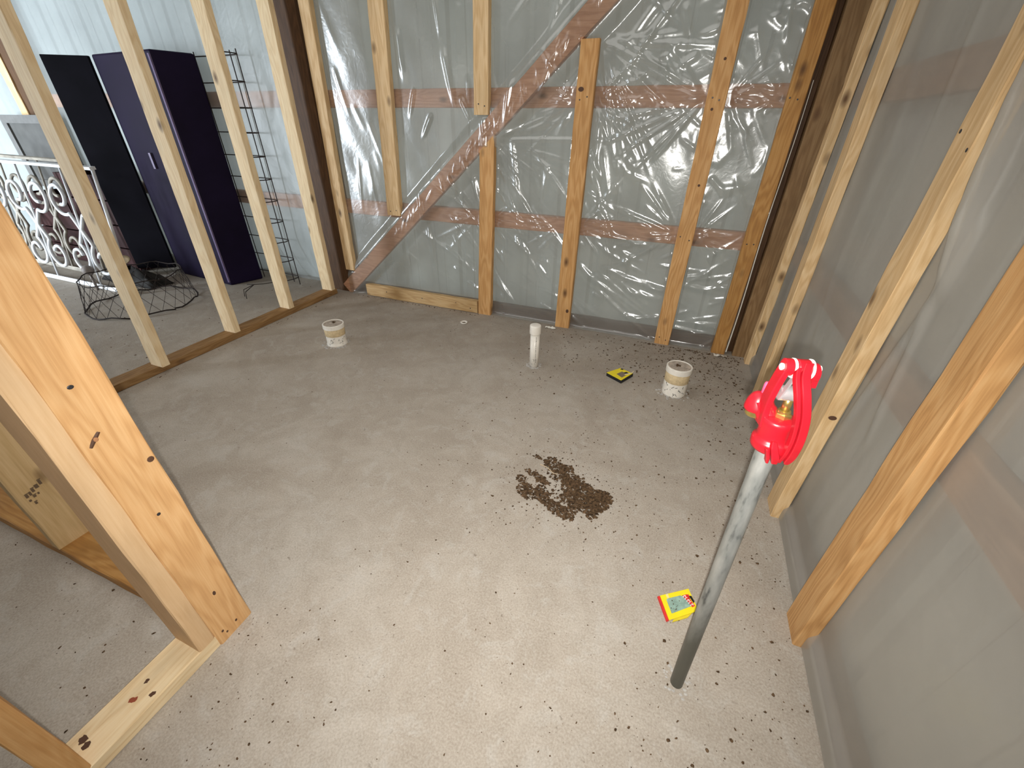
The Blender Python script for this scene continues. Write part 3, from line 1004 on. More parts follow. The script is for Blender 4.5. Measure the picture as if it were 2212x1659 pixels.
# yoke arm from the barrel up to the pivot ear
bm = bmesh.new()
arm = smoothpath([(0.1600, 0.5745, 0.742), (0.1575, 0.5740, 0.762), (0.1562, 0.5715, 0.788), (0.1578, 0.5695, 0.815), hub - pv * 0.0205], 5)
arm = [Vector(p) for p in arm]
add_strap(bm, arm, fr, [0.022 - 0.003 * min(1, i / 15) for i in range(len(arm))], 0.0085)
bevel(bm, 0.0014)
obj('yoke_arm', bm, M_RED, (0, 0, 0), hyd)
bm = bmesh.new()
add_lathe(bm, [(0.0095, -0.0052), (0.0115, -0.0042), (0.0115, 0.0042), (0.0095, 0.0052)], hub - pv * 0.0185 + UP * 0.001, pv, 26)
obj('pivot_ear', bm, M_RED, (0, 0, 0), hyd)
bm = bmesh.new()
add_lathe(bm, [(0.0105, -0.0042), (0.0130, -0.0030), (0.0130, 0.0030), (0.0105, 0.0042)], hub + pv * 0.0150 - UP * 0.005, pv, 26)
add_strap(bm, [hub + pv * 0.0150 - UP * 0.004, hub + pv * 0.0160 - UP * 0.022 + fr * 0.002], fr, [0.022, 0.017], 0.0075)
obj('pivot_knuckle', bm, M_RED, (0, 0, 0), hyd)
bm = bmesh.new()
add_lathe(bm, [(0.0030, -0.0275), (0.0048, -0.0265), (0.0048, -0.0235), (0.0034, -0.0230), (0.0034, 0.0190), (0.0048, 0.0195), (0.0048, 0.0215), (0.003, 0.0225)], hub + UP * 0.001, pv, 16)
obj('pivot_bolt', bm, M_NYLON, (0, 0, 0), hyd, True)
for off in (-0.0118, 0.0092):
    bm = bmesh.new()
    add_lathe(bm, [(0.0122, -0.0010), (0.0132, -0.0007), (0.0132, 0.0007), (0.0122, 0.0010)], hub + pv * off, pv, 28)
    obj('washer', bm, M_NYLON, (0, 0, 0), hyd)
# lever handle: hub plus a bowed two-rib strap hanging on the camera side
bm = bmesh.new()
add_lathe(bm, [(0.0105, -0.0098), (0.0125, -0.0085), (0.0125, 0.0065), (0.0105, 0.0080)], hub, pv, 28)
lp = smoothpath([hub + fr * 0.004 + UP * 0.0085, (0.1790, 0.5560, 0.8330), (0.1850, 0.5430, 0.8110), (0.1931, 0.5395, 0.7834),
                 (0.1990, 0.5430, 0.7500), (0.2010, 0.5490, 0.7200), (0.1992, 0.5550, 0.6990)], 6)
n = len(lp)
rib = [Vector(p) for p in lp]
add_strap(bm, [p + pv * 0.0030 for p in rib], pv, [0.0105] * (n - 4) + [0.010, 0.009, 0.0075, 0.005], 0.0105)
add_strap(bm, [p - pv * 0.0058 - fr * 0.0020 for p in rib[3:]], pv, 0.0052, 0.0095)
bevel(bm, 0.0014)
obj('lever_handle', bm, M_RED, (0, 0, 0), hyd)
bm = bmesh.new()
lg = [Vector((0.1772, 0.5500, 0.7330)), Vector((0.1800, 0.5462, 0.7230)), Vector((0.1850, 0.5455, 0.7100)), Vector((0.1870, 0.5490, 0.6985))]
add_strap(bm, lg, pv, [0.006, 0.010, 0.011, 0.008], 0.008)
add_strap(bm, [p - pv * 0.0095 - fr * 0.001 for p in lg[1:]], pv, [0.004, 0.005, 0.004], 0.009)
bevel(bm, 0.0012)
obj('locking_lug', bm, M_RED, (0, 0, 0), hyd)
# packing nut, operating rod, clevis block, link straps
nc = Vector((0.1818, 0.5735, 0.7605))
bm = bmesh.new()
add_lathe(bm, [(0.0098, 0), (0.0108, 0.001), (0.0108, 0.0065), (0.0095, 0.0075)], nc, U, 6)
add_lathe(bm, [(0.0080, 0.0075), (0.0080, 0.0110), (0.0060, 0.0115)], nc, U, 18)
obj('packing_nut', bm, M_BRASS, (0, 0, 0), hyd)
bm = bmesh.new()
add_lathe(bm, [(0.0055, 0.010), (0.0055, 0.034)], nc, U, 16)
obj('operating_rod', bm, M_BRASS, (0, 0, 0), hyd, True)
cb = Vector((0.1765, 0.5733, 0.7985))
bm = bmesh.new()
add_lathe(bm, [(0.0085, -0.0120), (0.0105, -0.0112), (0.0105, 0.0112), (0.0085, 0.0120)], cb, pv, 28)
obj('clevis_block', bm, M_ALU, (0, 0, 0), hyd)
for off in (-0.0130, 0.0082):
    bm = bmesh.new()
    add_strap(bm, [cb + pv * off + fr * 0.006 - UP * 0.006, hub + pv * (off * 0.75) + fr * 0.010 - UP * 0.004], fr, 0.0075, 0.0020)
    obj('link_strap', bm, M_ALU, (0, 0, 0), hyd)
# hooded spout with brass hose ring and vacuum-breaker peg
sa = Vector((-0.12, 0.05, 1)).normalized()
sc_ = Vector((0.1520, 0.5935, 0.7690))
bm = bmesh.new()
add_tube(bm, smoothpath([(0.1700, 0.5790, 0.748), (0.1620, 0.5850, 0.760), (0.1560, 0.5900, 0.771)], 4), [0.0150] * 5 + [0.0135] * 4, 16)
add_lathe(bm, [(0.0150, -0.0150), (0.0172, -0.0145), (0.0176, -0.0115), (0.0170, -0.0080), (0.0145, 0.0010), (0.0100, 0.0090), (0.0055, 0.0125), (0.0005, 0.0130)], sc_, sa, 30)
obj('spout', bm, M_RED, (0, 0, 0), hyd, True)
bm = bmesh.new()
add_lathe(bm, [(0.0125, -0.0235), (0.0142, -0.0235), (0.0148, -0.0220), (0.0148, -0.0155), (0.0125, -0.0150)], sc_, sa, 30)
obj('hose_ring', bm, M_BRASS, (0, 0, 0), hyd)
bm = bmesh.new()
add_lathe(bm, [(0.0046, 0.004), (0.0046, 0.0265), (0.0036, 0.0295), (0.0005, 0.0302)], sc_ + pv * 0.0035, (0.02, 0, 1), 16)
obj('vent_peg', bm, simple('pink_plastic', (0.75, 0.09, 0.19), 0.4), (0, 0, 0), hyd, True)
# loose cement round the foot
bm = bmesh.new()
for k in range(26):
    a = random.uniform(0, 6.28)
    rr = random.uniform(0.018, 0.036)
    bmesh.ops.create_icosphere(bm, subdivisions=1, radius=random.uniform(0.001, 0.0035),
                               matrix=Matrix.Translation((HB.x + rr * math.cos(a), HB.y + rr * math.sin(a), 0.0006)) @ Matrix.Diagonal((1.6, 1.2, 0.5, 1)))
tag(obj('cement_crumbs', bm, M_CEMENT, (HB.x, HB.y, 0)), 'pale cement crumbs ringing the foot of the hydrant pipe', 'crumbs', None, 'stuff')

# ---------------------------------------------------------------- pvc stub-ups
def stub(name, label, x, y, h, r, kind):
    t = thing(name, label, 'pipe', (x, y, 0), 'white pvc pipe stubs in the floor')
    if kind == 'wide':
        bm = bmesh.new()
        prof = []
        for i in range(14):
            zz = -0.02 + (h * 0.52 + 0.02) * i / 13
            prof.append((r * 0.985 + (0.0035 if i in (3, 4) else 0) * random.random() - 0.001 * random.random(), zz))
        add_lathe(bm, prof, (x, y, 0), (0, 0, 1), 36)
        obj('pipe', bm, M_PVC, (0, 0, 0), t, True)
        bm = bmesh.new()
        add_lathe(bm, [(r * 0.99, h * 0.47), (r * 1.0, h * 0.475), (r * 1.0, h * 0.80), (r * 0.99, h * 0.805)], (x, y, 0), (0, 0, 1), 36)
        obj('tape_band', bm, M_TAPE, (0, 0, 0), t, True)['label'] = 'tan tape band'
        bm = bmesh.new()
        add_lathe(bm, [(r * 0.985, h * 0.80), (r * 1.055, h * 0.81), (r * 1.06, h * 0.985), (r * 1.03, h), (r * 0.94, h), (r * 0.93, h - 0.004), (0.0005, h - 0.004)], (x, y, 0), (0, 0, 1), 40)
        cap = obj('cap', bm, M_PVC, (0, 0, 0), t, False)
        bm = bmesh.new()
        add_lathe(bm, [(r * 0.92, h - 0.0045), (r * 0.92, h - 0.003), (0.0005, h - 0.0025)], (x, y, 0), (0, 0, 1), 36)
        obj('cap_dust', bm, M_PVCDUST, (0, 0, 0), cap)
        bm = bmesh.new()
        for k in range(5):
            bmesh.ops.create_icosphere(bm, subdivisions=1, radius=0.006, matrix=Matrix.Translation((x - 0.008 + random.uniform(-.010, .010), y + 0.012 + random.uniform(-.016, .016), h - 0.002)) @ Matrix.Diagonal((1, 1.4, .25, 1)))
        obj('dirt_mark', bm, M_SOIL, (0, 0, 0), cap)
        # scribbled black marks and torn sleeve on the camera side
        a0 = math.atan2(-y, -x)
        for k in range(16):
            bm = bmesh.new()
            a = a0 + random.uniform(-1.0, 1.0)
            zz = random.uniform(0.010, h * 0.42)
            a2 = a + random.uniform(-0.22, 0.22)
            z2 = zz + random.uniform(-0.013, 0.013)
            rr = r * 0.995
            add_tube(bm, [(x + rr * math.cos(a + (a2 - a) * f), y + rr * math.sin(a + (a2 - a) * f), zz + (z2 - zz) * f) for f in (0, .5, 1)], 0.0011 if h > 0.13 else 0.0007, 5)
            obj('scuff_mark', bm, M_MARK, (0, 0, 0), t)
    else:
        bm = bmesh.new()
        add_lathe(bm, [(r * 0.88, -0.02), (r * 0.88, h * 0.80)], (x, y, 0), (0, 0, 1), 30)
        obj('pipe', bm, M_PVC, (0, 0, 0), t, True)
        bm = bmesh.new()
        add_lathe(bm, [(r * 0.90, h * 0.79), (r * 1.03, h * 0.795), (r * 1.06, h * 0.81), (r * 1.06, h * 0.975), (r * 1.0, h * 0.995), (r * 0.8, h), (0.0005, h + 0.001)], (x, y, 0), (0, 0, 1), 32)
        obj('cap', bm, M_PVC, (0, 0, 0), t, True)
        bm = bmesh.new()
        a0 = math.atan2(-y, -x)
        zz = 0.03
        while zz < h * 0.74:
            L = random.uniform(0.004, 0.010)
            a = a0 + 0.28
            rr = r * 0.885
            add_box(bm, x + rr * math.cos(a) - 0.0008, x + rr * math.cos(a) + 0.0012, y + rr * math.sin(a) - 0.0010, y + rr * math.sin(a) + 0.0006, zz, zz + L)
            zz += L + random.uniform(0.002, 0.005)
        for k in range(6):
            a = a0 + random.uniform(-.7, .7)
            zz = random.uniform(0.015, 0.055)
            add_tube(bm, [(x + rr * math.cos(a), y + rr * math.sin(a), zz), (x + rr * math.cos(a + .2), y + rr * math.sin(a + .2), zz + random.uniform(-.01, .01))], 0.0009, 5)
        obj('print_line', bm, simple('grey_print', (0.16, 0.15, 0.13), 0.7), (0, 0, 0), t)
    bm = bmesh.new()
    for k in range(40):
        a = random.uniform(0, 6.28)
        rr = r * random.uniform(0.98, 1.45)
        bmesh.ops.create_icosphere(bm, subdivisions=1, radius=random.uniform(0.002, 0.007),
                                   matrix=Matrix.Translation((x + rr * math.cos(a), y + rr * math.sin(a), 0.0008)) @ Matrix.Diagonal((1.5, 1.5, 0.4, 1)))
    obj('cement_collar', bm, M_CEMENT, (0, 0, 0), t)['kind'] = 'stuff'
    return t
stub('pvc_stub', 'short wide white PVC stub with a tan band, left one near the stud partition', -1.747, 1.680, 0.127, 0.0555, 'wide')
stub('pvc_stub', 'slim tall capped white PVC pipe standing near the middle of the back wall', -0.596, 1.872, 0.237, 0.0275, 'slim')
stub('pvc_stub', 'short wide white PVC stub with a tan band and black scribbles, in the right corner', 0.120, 1.885, 0.147, 0.0555, 'wide')
bm = bmesh.new()
rx, ry = -1.200, 2.232
add_lathe(bm, [(0.016, 0.0005), (0.021, 0.0012), (0.024, 0.0055), (0.021, 0.008), (0.016, 0.007), (0.014, 0.001)], (rx, ry, 0), (0, 0, 1), 24, close=False)
ring = obj('floor_pipe_ring', bm, M_PVC, (rx, ry, 0), None, True)
tag(ring, 'small white pipe ring cut off at the floor in front of the kick board', 'pipe ring')
bm = bmesh.new()
add_lathe(bm, [(0.015, 0.0008), (0.0005, 0.002)], (rx, ry, 0), (0, 0, 1), 20)
obj('ring_dirt', bm, M_SOIL, (0, 0, 0), ring)

# ---------------------------------------------------------------- glue-trap cards on the floor
def quad_pt(c, s, t):
    a, b, d, e = [Vector((*p, 0)) for p in c]        # corners in order; s along a->b, t along a->e
    return (a * (1 - s) + b * s) * (1 - t) + (e * (1 - s) + d * s) * t
def quad_patch(bm, c, poly, z0, z1):
    top = [bm.verts.new(quad_pt(c, s, t) + Vector((0, 0, z1))) for s, t in poly]
    bot = [bm.verts.new(quad_pt(c, s, t) + Vector((0, 0, z0))) for s, t in poly]
    bm.faces.new(top)
    bm.faces.new(bot[::-1])
    n = len(poly)
    for i in range(n):
        bm.faces.new((bot[i], bot[(i + 1) % n], top[(i + 1) % n], top[i]))
C2 = ((0.143, 0.770), (0.220, 0.824), (0.247, 0.768), (0.171, 0.709))
ctr = ((0.195), (0.767), 0)
card = thing('trap_card', 'yellow trap card with a grey green pad and red edge, lying beside the hydrant pipe', 'trap card', ctr, 'yellow trap cards')
bm = bmesh.new()
quad_patch(bm, C2, [(0.06, 0), (1, 0), (1, 0.35), (1.0, 0.80), (0.90, 1), (0.06, 1)], 0.004, 0.006)
obj('card_face', bm, M_YEL, (0, 0, 0), card)
bm = bmesh.new()
quad_patch(bm, C2, [(-0.02, 0.0), (0.055, 0), (0.055, 1), (-0.02, 1.0)], 0.0, 0.005)
obj('red_spine', bm, M_REDCARD, (0, 0, 0), card)['label'] = 'red folded edge'
bm = bmesh.new()
quad_patch(bm, C2, [(0.3, 0.9), (0.95, 0.9), (0.62, 1.10), (0.14, 1.08)], 0.0, 0.003)
quad_patch(bm, C2, [(0.02, 0.05), (0.97, 0.05), (0.95, 0.93), (0.02, 0.95)], 0.0, 0.004)
obj('back_flap', bm, simple('shaded_yellow_card', (0.72, 0.58, 0.03), 0.5), (0, 0, 0), card)
bm = bmesh.new()
quad_patch(bm, C2, [(0.20, 0.22), (0.26, 0.19), (0.66, 0.20), (0.74, 0.27), (0.90, 0.74), (0.20, 0.80)], 0.006, 0.0066)
pad = obj('glue_pad', bm, M_PAD, (0, 0, 0), card)
bm = bmesh.new()
quad_patch(bm, C2, [(0.72, 0.22), (0.86, 0.22), (0.955, 0.78), (0.86, 0.80)], 0.0066, 0.0070)
quad_patch(bm, C2, [(0.86, 0.24), (0.92, 0.24), (0.90, 0.45), (0.88, 0.45)], 0.0066, 0.0070)
lab = obj('red_banner', bm, M_REDCARD, (0, 0, 0), card)
bm = bmesh.new()
quad_patch(bm, C2, [(0.90, 0.30), (0.985, 0.34), (1.0, 0.60), (0.955, 0.66)], 0.0060, 0.0068)
obj('black_corner', bm, M_BLACK, (0, 0, 0), card)
bm = bmesh.new()
for i in range(5):
    t0 = 0.24 + i * 0.105
    s0 = 0.71 + i * 0.028
    for poly in ([(s0, t0), (s0 + .10, t0 + .005), (s0 + .10, t0 + .03), (s0, t0 + .025)],
                 [(s0, t0), (s0 + .03, t0), (s0 + .035, t0 + .075), (s0 + .005, t0 + .075)],
                 [(s0 + .07, t0 + .03), (s0 + .10, t0 + .03), (s0 + .105, t0 + .075), (s0 + .075, t0 + .075)])[:3 if i % 2 == 0 else 2]:
        quad_patch(bm, C2, poly, 0.0070, 0.0074)
obj('white_lettering', bm, M_WHITEC, (0, 0, 0), card)
bm = bmesh.new()
quad_patch(bm, C2, [(0.24, 0.0), (0.31, 0.0), (0.31, 0.18), (0.24, 0.18)], 0.006, 0.0064)
obj('sticker', bm, simple('clear_tape', (0.80, 0.68, 0.30), 0.3), (0, 0, 0), card)
bm = bmesh.new()
for i in range(9):
    p = quad_pt(C2, random.uniform(.22, .7), random.uniform(.3, .78))
    bmesh.ops.create_icosphere(bm, subdivisions=1, radius=random.uniform(.0008, .0018), matrix=Matrix.Translation((p.x, p.y, 0.0068)))
obj('stuck_specks', bm, M_SOIL, (0, 0, 0), card)['kind'] = 'stuff'

C1 = ((-0.214, 1.914), (-0.158, 1.992), (-0.084, 1.958), (-0.130, 1.864))
tray = thing('trap_card', 'yellow topped black trap tray near the right corner pipe stub', 'trap card', (-0.145, 1.935, 0), 'yellow trap cards')
bm = bmesh.new()
quad_patch(bm, C1, [(0, 0), (1, 0), (1, 1), (0, 1)], 0.0, 0.018)
bevel(bm, 0.001)
obj('tray_base', bm, M_BLACK, (0, 0, 0), tray)
bm = bmesh.new()
quad_patch(bm, C1, [(0.0, 0.0), (0.45, 0.02), (0.98, 0.05), (0.98, 0.97), (0.0, 0.985)], 0.018, 0.0195)
obj('card_face', bm, M_YEL, (0, 0, 0), tray)
bm = bmesh.new()
quad_patch(bm, C1, [(0.30, 0.42), (0.72, 0.42), (0.72, 0.84), (0.22, 0.84)], 0.0195, 0.0201)
obj('glue_pad', bm, simple('brown_pad', (0.22, 0.17, 0.11), 0.5), (0, 0, 0), tray)
bm = bmesh.new()
quad_patch(bm, C1, [(0.68, 0.55), (0.86, 0.62), (0.82, 0.90), (0.66, 0.80)], 0.0196, 0.0203)
quad_patch(bm, C1, [(0.86, 0.15), (0.98, 0.15), (0.98, 0.30), (0.88, 0.30)], 0.0196, 0.0203)
obj('black_corner', bm, M_BLACK, (0, 0, 0), tray)
bm = bmesh.new()
add_strap(bm, [quad_pt(C1, 0.55, 0.75) + Vector((0, 0, .021)), quad_pt(C1, 0.85, 0.97) + Vector((0, 0, .025)), quad_pt(C1, 1.02, 0.96) + Vector((0, 0, .030))], (0.5, 0.5, 0.3), 0.012, 0.001)
obj('torn_flap', bm, simple('torn_card', (0.80, 0.68, 0.40), 0.6), (0, 0, 0), tray)

# ---------------------------------------------------------------- soil pile and scattered crumbs
def crumbs(name, pts, label, loc, cat='dirt'):
    """pts: (x, y, size, z)"""
    base = bmesh.new()
    bmesh.ops.create_icosphere(base, subdivisions=1, radius=1.0)
    bv = np.array([v.co[:] for v in base.verts])
    bf = np.array([[v.index for v in f.verts] for f in base.faces])
    base.free()
    n = len(pts)
    P = np.array(pts)
    V = np.repeat(bv[None], n, 0) * rng.uniform(0.6, 1.4, (n, len(bv), 1))
    el = rng.uniform(0.55, 1.5, (n, 1, 2))
    V[:, :, :2] *= el
    V[:, :, 2] *= 0.5
    th = rng.uniform(0, 6.28, n)
    c, s = np.cos(th)[:, None], np.sin(th)[:, None]
    x, y = V[:, :, 0].copy(), V[:, :, 1].copy()
    V[:, :, 0], V[:, :, 1] = x * c - y * s, x * s + y * c
    V *= P[:, 2][:, None, None]
    V[:, :, 0] += P[:, 0][:, None] - loc[0]
    V[:, :, 1] += P[:, 1][:, None] - loc[1]
    V[:, :, 2] += (P[:, 3] + P[:, 2] * 0.15)[:, None] - loc[2]
    F = (bf[None] + (np.arange(n) * len(bv))[:, None, None]).reshape(-1, 3)
    me = bpy.data.meshes.new(name)
    me.from_pydata(V.reshape(-1, 3).tolist(), [], F.tolist())
    me.materials.append(M_SOIL)
    o = bpy.data.objects.new(name, me)
    o.location = loc
    COL.objects.link(o)
    return tag(o, label, cat, None, 'stuff')
BL = [(-0.262, 1.160, .055, .028, -0.25, 150), (-0.222, 1.158, .030, .028, 0, 90), (-0.230, 1.110, .060, .030, -0.4, 150), (-0.180, 1.112, .045, .035, 0, 130),
      (-0.150, 1.080, .060, .045, -0.3, 260), (-0.105, 1.050, .065, .050, -0.3, 320), (-0.075, 1.055, .040, .050, 0, 200), (-0.110, 1.012, .050, .030, 0, 190),
      (-0.060, 1.080, .028, .026, 0, 80), (-0.155, 1.030, .050, .040, 0, 160), (-0.205, 0.965, .070, .024, -0.35, 190), (-0.165, 0.972, .030, .024, 0, 70),
      (-0.262, 0.995, .050, .020, -0.5, 100), (-0.335, 1.010, .030, .034, 0, 100), (-0.310, 0.990, .030, .024, 0, 60), (-0.320, 1.090, .050, .014, -0.3, 80),
      (-0.288, 1.072, .030, .014, -0.3, 50), (-0.362, 1.052, .022, .018, -0.6, 36), (-0.285, 1.030, .030, .020, 0, 36), (-0.225, 1.030, .075, .050, 0, 60),
      (-0.200, 1.000, .070, .040, 0, 55), (-0.090, 0.985, .018, .024, 0, 40), (-0.345, 1.185, .022, .010, -0.3, 20), (-0.285, 1.200, .030, .010, 0.1, 24)]
pile = []
for x, y, a, b, th, k in BL:
    for i in range(int(k * 1.25)):
        r = math.sqrt(random.random())
        t = random.uniform(0, 6.28)
        u, v = a * r * math.cos(t), b * r * math.sin(t)
        h = 0.010 * max(0, 1 - r) * (1.0 if k > 120 else 0.4)
        pile.append((x + u * math.cos(th) - v * math.sin(th), y + u * math.sin(th) + v * math.cos(th), random.choice((.0018, .0025, .0032, .0042, .0055)), random.uniform(0, h)))
for i in range(420):
    r = 0.08 + abs(random.gauss(0, 0.10))
    t = random.uniform(0, 6.28)
    pile.append((-0.20 + 1.15 * r * math.cos(t), 1.07 + r * math.sin(t), random.choice((.0008, .0012, .0018, .0028)), 0))
crumbs('soil_pile', pile, 'heap of dry brown soil crumbs in the middle of the concrete floor', (-0.19, 1.07, 0))
bm = bmesh.new()
for (x, y) in ((0, 0),):
    add_tube(bm, smoothpath([(-0.322, 1.148, .003), (-0.29, 1.140, .004), (-0.262, 1.120, .004), (-0.246, 1.124, .003)], 4), 0.0022, 6)
tag(obj('twig', bm, simple('pale_twig', (0.48, 0.38, 0.26), 0.7), (-0.285, 1.135, 0)), 'pale straw twig lying across the soil heap', 'twig')

sc = []
def scatter(n, fx, fy, sizes):
    for i in range(n):
        x, y = fx(), fy()
        if x > 0.49 or (x < -2.3 and -2.43 < x) or y > 2.40 or (x < -0.84 and x > -0.95 and y < 0.34) or y < -0.3:
            continue
        if (x - HB.x) ** 2 + (y - HB.y) ** 2 < 0.0004:
            continue
        sc.append((x, y, random.choice(sizes), 0))
S1 = (.0005, .0006, .0008, .001, .0014, .0021)
S2 = (.0009, .0014, .002, .003, .0048)
scatter(420, lambda: random.uniform(-0.85, 0.48), lambda: random.uniform(-0.1, 1.3), S1)
scatter(420, lambda: random.uniform(-0.3, 0.48), lambda: random.uniform(0.2, 1.6), S1)
scatter(420, lambda: 0.48 - abs(random.gauss(0, 0.16)), lambda: random.uniform(0.2, 2.3), S1 + (.004,))
scatter(650, lambda: random.uniform(-0.7, 0.45), lambda: 2.40 - abs(random.gauss(0, 0.33)), S1 + (.004,))
scatter(620, lambda: 0.44 - abs(random.gauss(0, 0.32)), lambda: 2.38 - abs(random.gauss(0, 0.30)), S2)
scatter(420, lambda: random.uniform(-2.25, -0.5), lambda: 2.38 - abs(random.gauss(0, 0.35)), S1)
scatter(330, lambda: random.uniform(-2.2, 0.4), lambda: random.uniform(0.7, 2.2), S1)
scatter(200, lambda: random.uniform(-0.1, 0.49), lambda: 2.395 - abs(random.gauss(0, .015)), S2)
scatter(180, lambda: random.uniform(-2.2, -1.0), lambda: 2.398 - abs(random.gauss(0, .012)), S1 + (.004,))
scatter(160, lambda: random.uniform(-0.85, -0.5), lambda: random.uniform(-0.1, 0.35), (.0007, .001, .0015, .0022))
scatter(160, lambda: random.uniform(-2.4, -0.97), lambda: random.uniform(-0.1, 0.25), (.001, .0015, .002, .0032))
scatter(160, lambda: -2.32 + abs(random.gauss(0, .02)), lambda: random.uniform(0.9, 2.35), (.0012, .002, .003))
scatter(160, lambda: random.uniform(-4.5, -2.45), lambda: random.uniform(0.7, 2.4), (.002, .003, .004))
scatter(650, lambda: random.uniform(-0.75, 0.47), lambda: random.uniform(0.85, 2.3), (.0007, .001, .0014, .002, .0028))
scatter(120, lambda: random.uniform(0.05, 0.48), lambda: random.uniform(0.3, 0.62), (.0008, .0012, .0018, .0028))
crumbs('scattered_crumbs', sc, 'small dark dirt crumbs scattered over the whole concrete floor', (-0.4, 1.0, 0))

# torn scraps of polythene at the wall foot
def scrap(x, y, label):
    bm = bmesh.new()
    n = 7
    g = [[bm.verts.new((x + (i - 3) * 0.011 + random.uniform(-.004, .004), y + (j - 1) * 0.010 + random.uniform(-.004, .004), 0.001 + random.uniform(0, 0.012))) for j in range(3)] for i in range(n)]
    for i in range(n - 1):
        for j in range(2):
            bm.faces.new((g[i][j], g[i + 1][j], g[i + 1][j + 1], g[i][j + 1]))
    o = obj('plastic_scrap', bm, M_NYLON, (x, y, 0))
    tag(o, label, 'scrap', 'white plastic scraps')
scrap(-0.655, 2.372, 'crumpled white plastic scrap at the foot of the orange batten')
scrap(0.345, 2.375, 'crumpled white plastic scrap at the foot of the amber batten by the corner post')
# folded white sheet edges hanging in the right corner
for (xa, ya, xb, yb, lab) in ((0.371, 2.407, 0.374, 2.404, 'thin white folded plastic edge hanging beside the amber batten'),
                              (0.488, 2.385, 0.486, 2.378, 'thin white folded plastic edge hanging on the right wall by the rough corner post')):
    bm = bmesh.new()
    pts = [(xa + (xb - xa) * f + 0.003 * math.sin(9 * f), ya + (yb - ya) * f + 0.002 * math.sin(13 * f), 0.02 + 1.25 * f) for f in [i / 22 for i in range(23)]]
    add_strap(bm, pts, (1, 0.4, 0), [0.006 * (1 - 0.8 * i / 22) for i in range(23)], 0.0015)
    tag(obj('sheet_edge', bm, M_NYLON, (xa, ya, 0)), lab, 'plastic edge', 'white plastic edges in the right corner')

# ---------------------------------------------------------------- things stored beyond the partition
# navy cabinet with its black door swung open
cab = thing('metal_cabinet', 'tall navy metal cabinet with its black door swung open, against the back wall', 'cabinet', (-3.52, 2.29, 0))
def prism(bm, base, z0, z1, top_shift=(0, 0)):
    lo_ = [bm.verts.new((x, y, z0)) for x, y in base]
    hi_ = [bm.verts.new((x + top_shift[0], y + top_shift[1], z1)) for x, y in base]
    bm.faces.new(lo_[::-1])
    bm.faces.new(hi_)
    n = len(base)
    for i in range(n):
        bm.faces.new((lo_[i], lo_[(i + 1) % n], hi_[(i + 1) % n], hi_[i]))
bm = bmesh.new()
prism(bm, [(-3.875, 2.224), (-3.206, 2.164), (-3.125, 2.395), (-3.86, 2.405)], 0.0, 1.462)
bevel(bm, 0.012, 2)
obj('body', bm, M_NAVY, (0, 0, 0), cab)
bm = bmesh.new()
add_strap(bm, [(-3.207, 2.158, 0.03), (-3.207, 2.158, 1.44)], (1, -0.09, 0), 0.016, 0.010)
obj('corner_highlight', bm, simple('purple_edge_highlight', (0.16, 0.12, 0.22), 0.3, 0.2), (0, 0, 0), cab)  # paler strip, the corner ridge's highlight put into its colour
bm = bmesh.new()
prism(bm, [(-3.885, 2.222), (-3.870, 2.200), (-4.115, 2.060), (-4.13, 2.085)], 0.055, 1.452)
bevel(bm, 0.003)
door = obj('door', bm, M_DOOR, (0, 0, 0), cab)
bm = bmesh.new()
add_box(bm, -3.62, -3.60, 2.185, 2.205, 0.80, 0.90)
obj('handle', bm, simple('dark_chrome', (0.2, 0.18, 0.25), 0.3, 0.8), (0, 0, 0), cab)

# tall roll of wire mesh leaning behind it
cage = thing('wire_mesh_roll', 'tall rusty wire mesh roll standing between the navy cabinet and the last stud', 'wire mesh', (-2.9, 2.25, 0))
loop = smoothpath([(-3.55, 2.425, 0), (-3.15, 2.428, 0), (-2.86, 2.43, 0), (-2.745, 2.405, 0), (-2.735, 2.33, 0), (-2.78, 2.26, 0)], 6)
bm = bmesh.new()
for k in range(11):
    zz = 0.06 + k * 0.139
    add_tube(bm, [(p.x + random.uniform(-.004, .004) - zz * 0.018, p.y, zz) for p in loop], 0.0034, 5)
obj('ring_wires', bm, M_WIRE, (0, 0, 0), cage)
bm = bmesh.new()
acc = 0
last = None
for i, p in enumerate(loop):
    if last is None or (p - last).length > 0.095:
        add_tube(bm, [(p.x, p.y, 0.003), (p.x - 0.013, p.y, 0.75), (p.x - 0.027, p.y, 1.475)], 0.0036, 5)
        last = p
for fx, fy in ((-2.90, 2.035), (-2.845, 2.005)):
    add_tube(bm, [(-2.86, 2.10, 0.075), (fx, fy, 0.05), (fx + .004, fy - .01, 0.003)], 0.0028, 5)
add_tube(bm, [(-2.78, 2.26, 0.062), (-2.83, 2.15, 0.068), (-2.86, 2.10, 0.075), (-2.92, 2.09, 0.07)], 0.0028, 5)
obj('upright_wires', bm, M_WIRE, (0, 0, 0), cage)

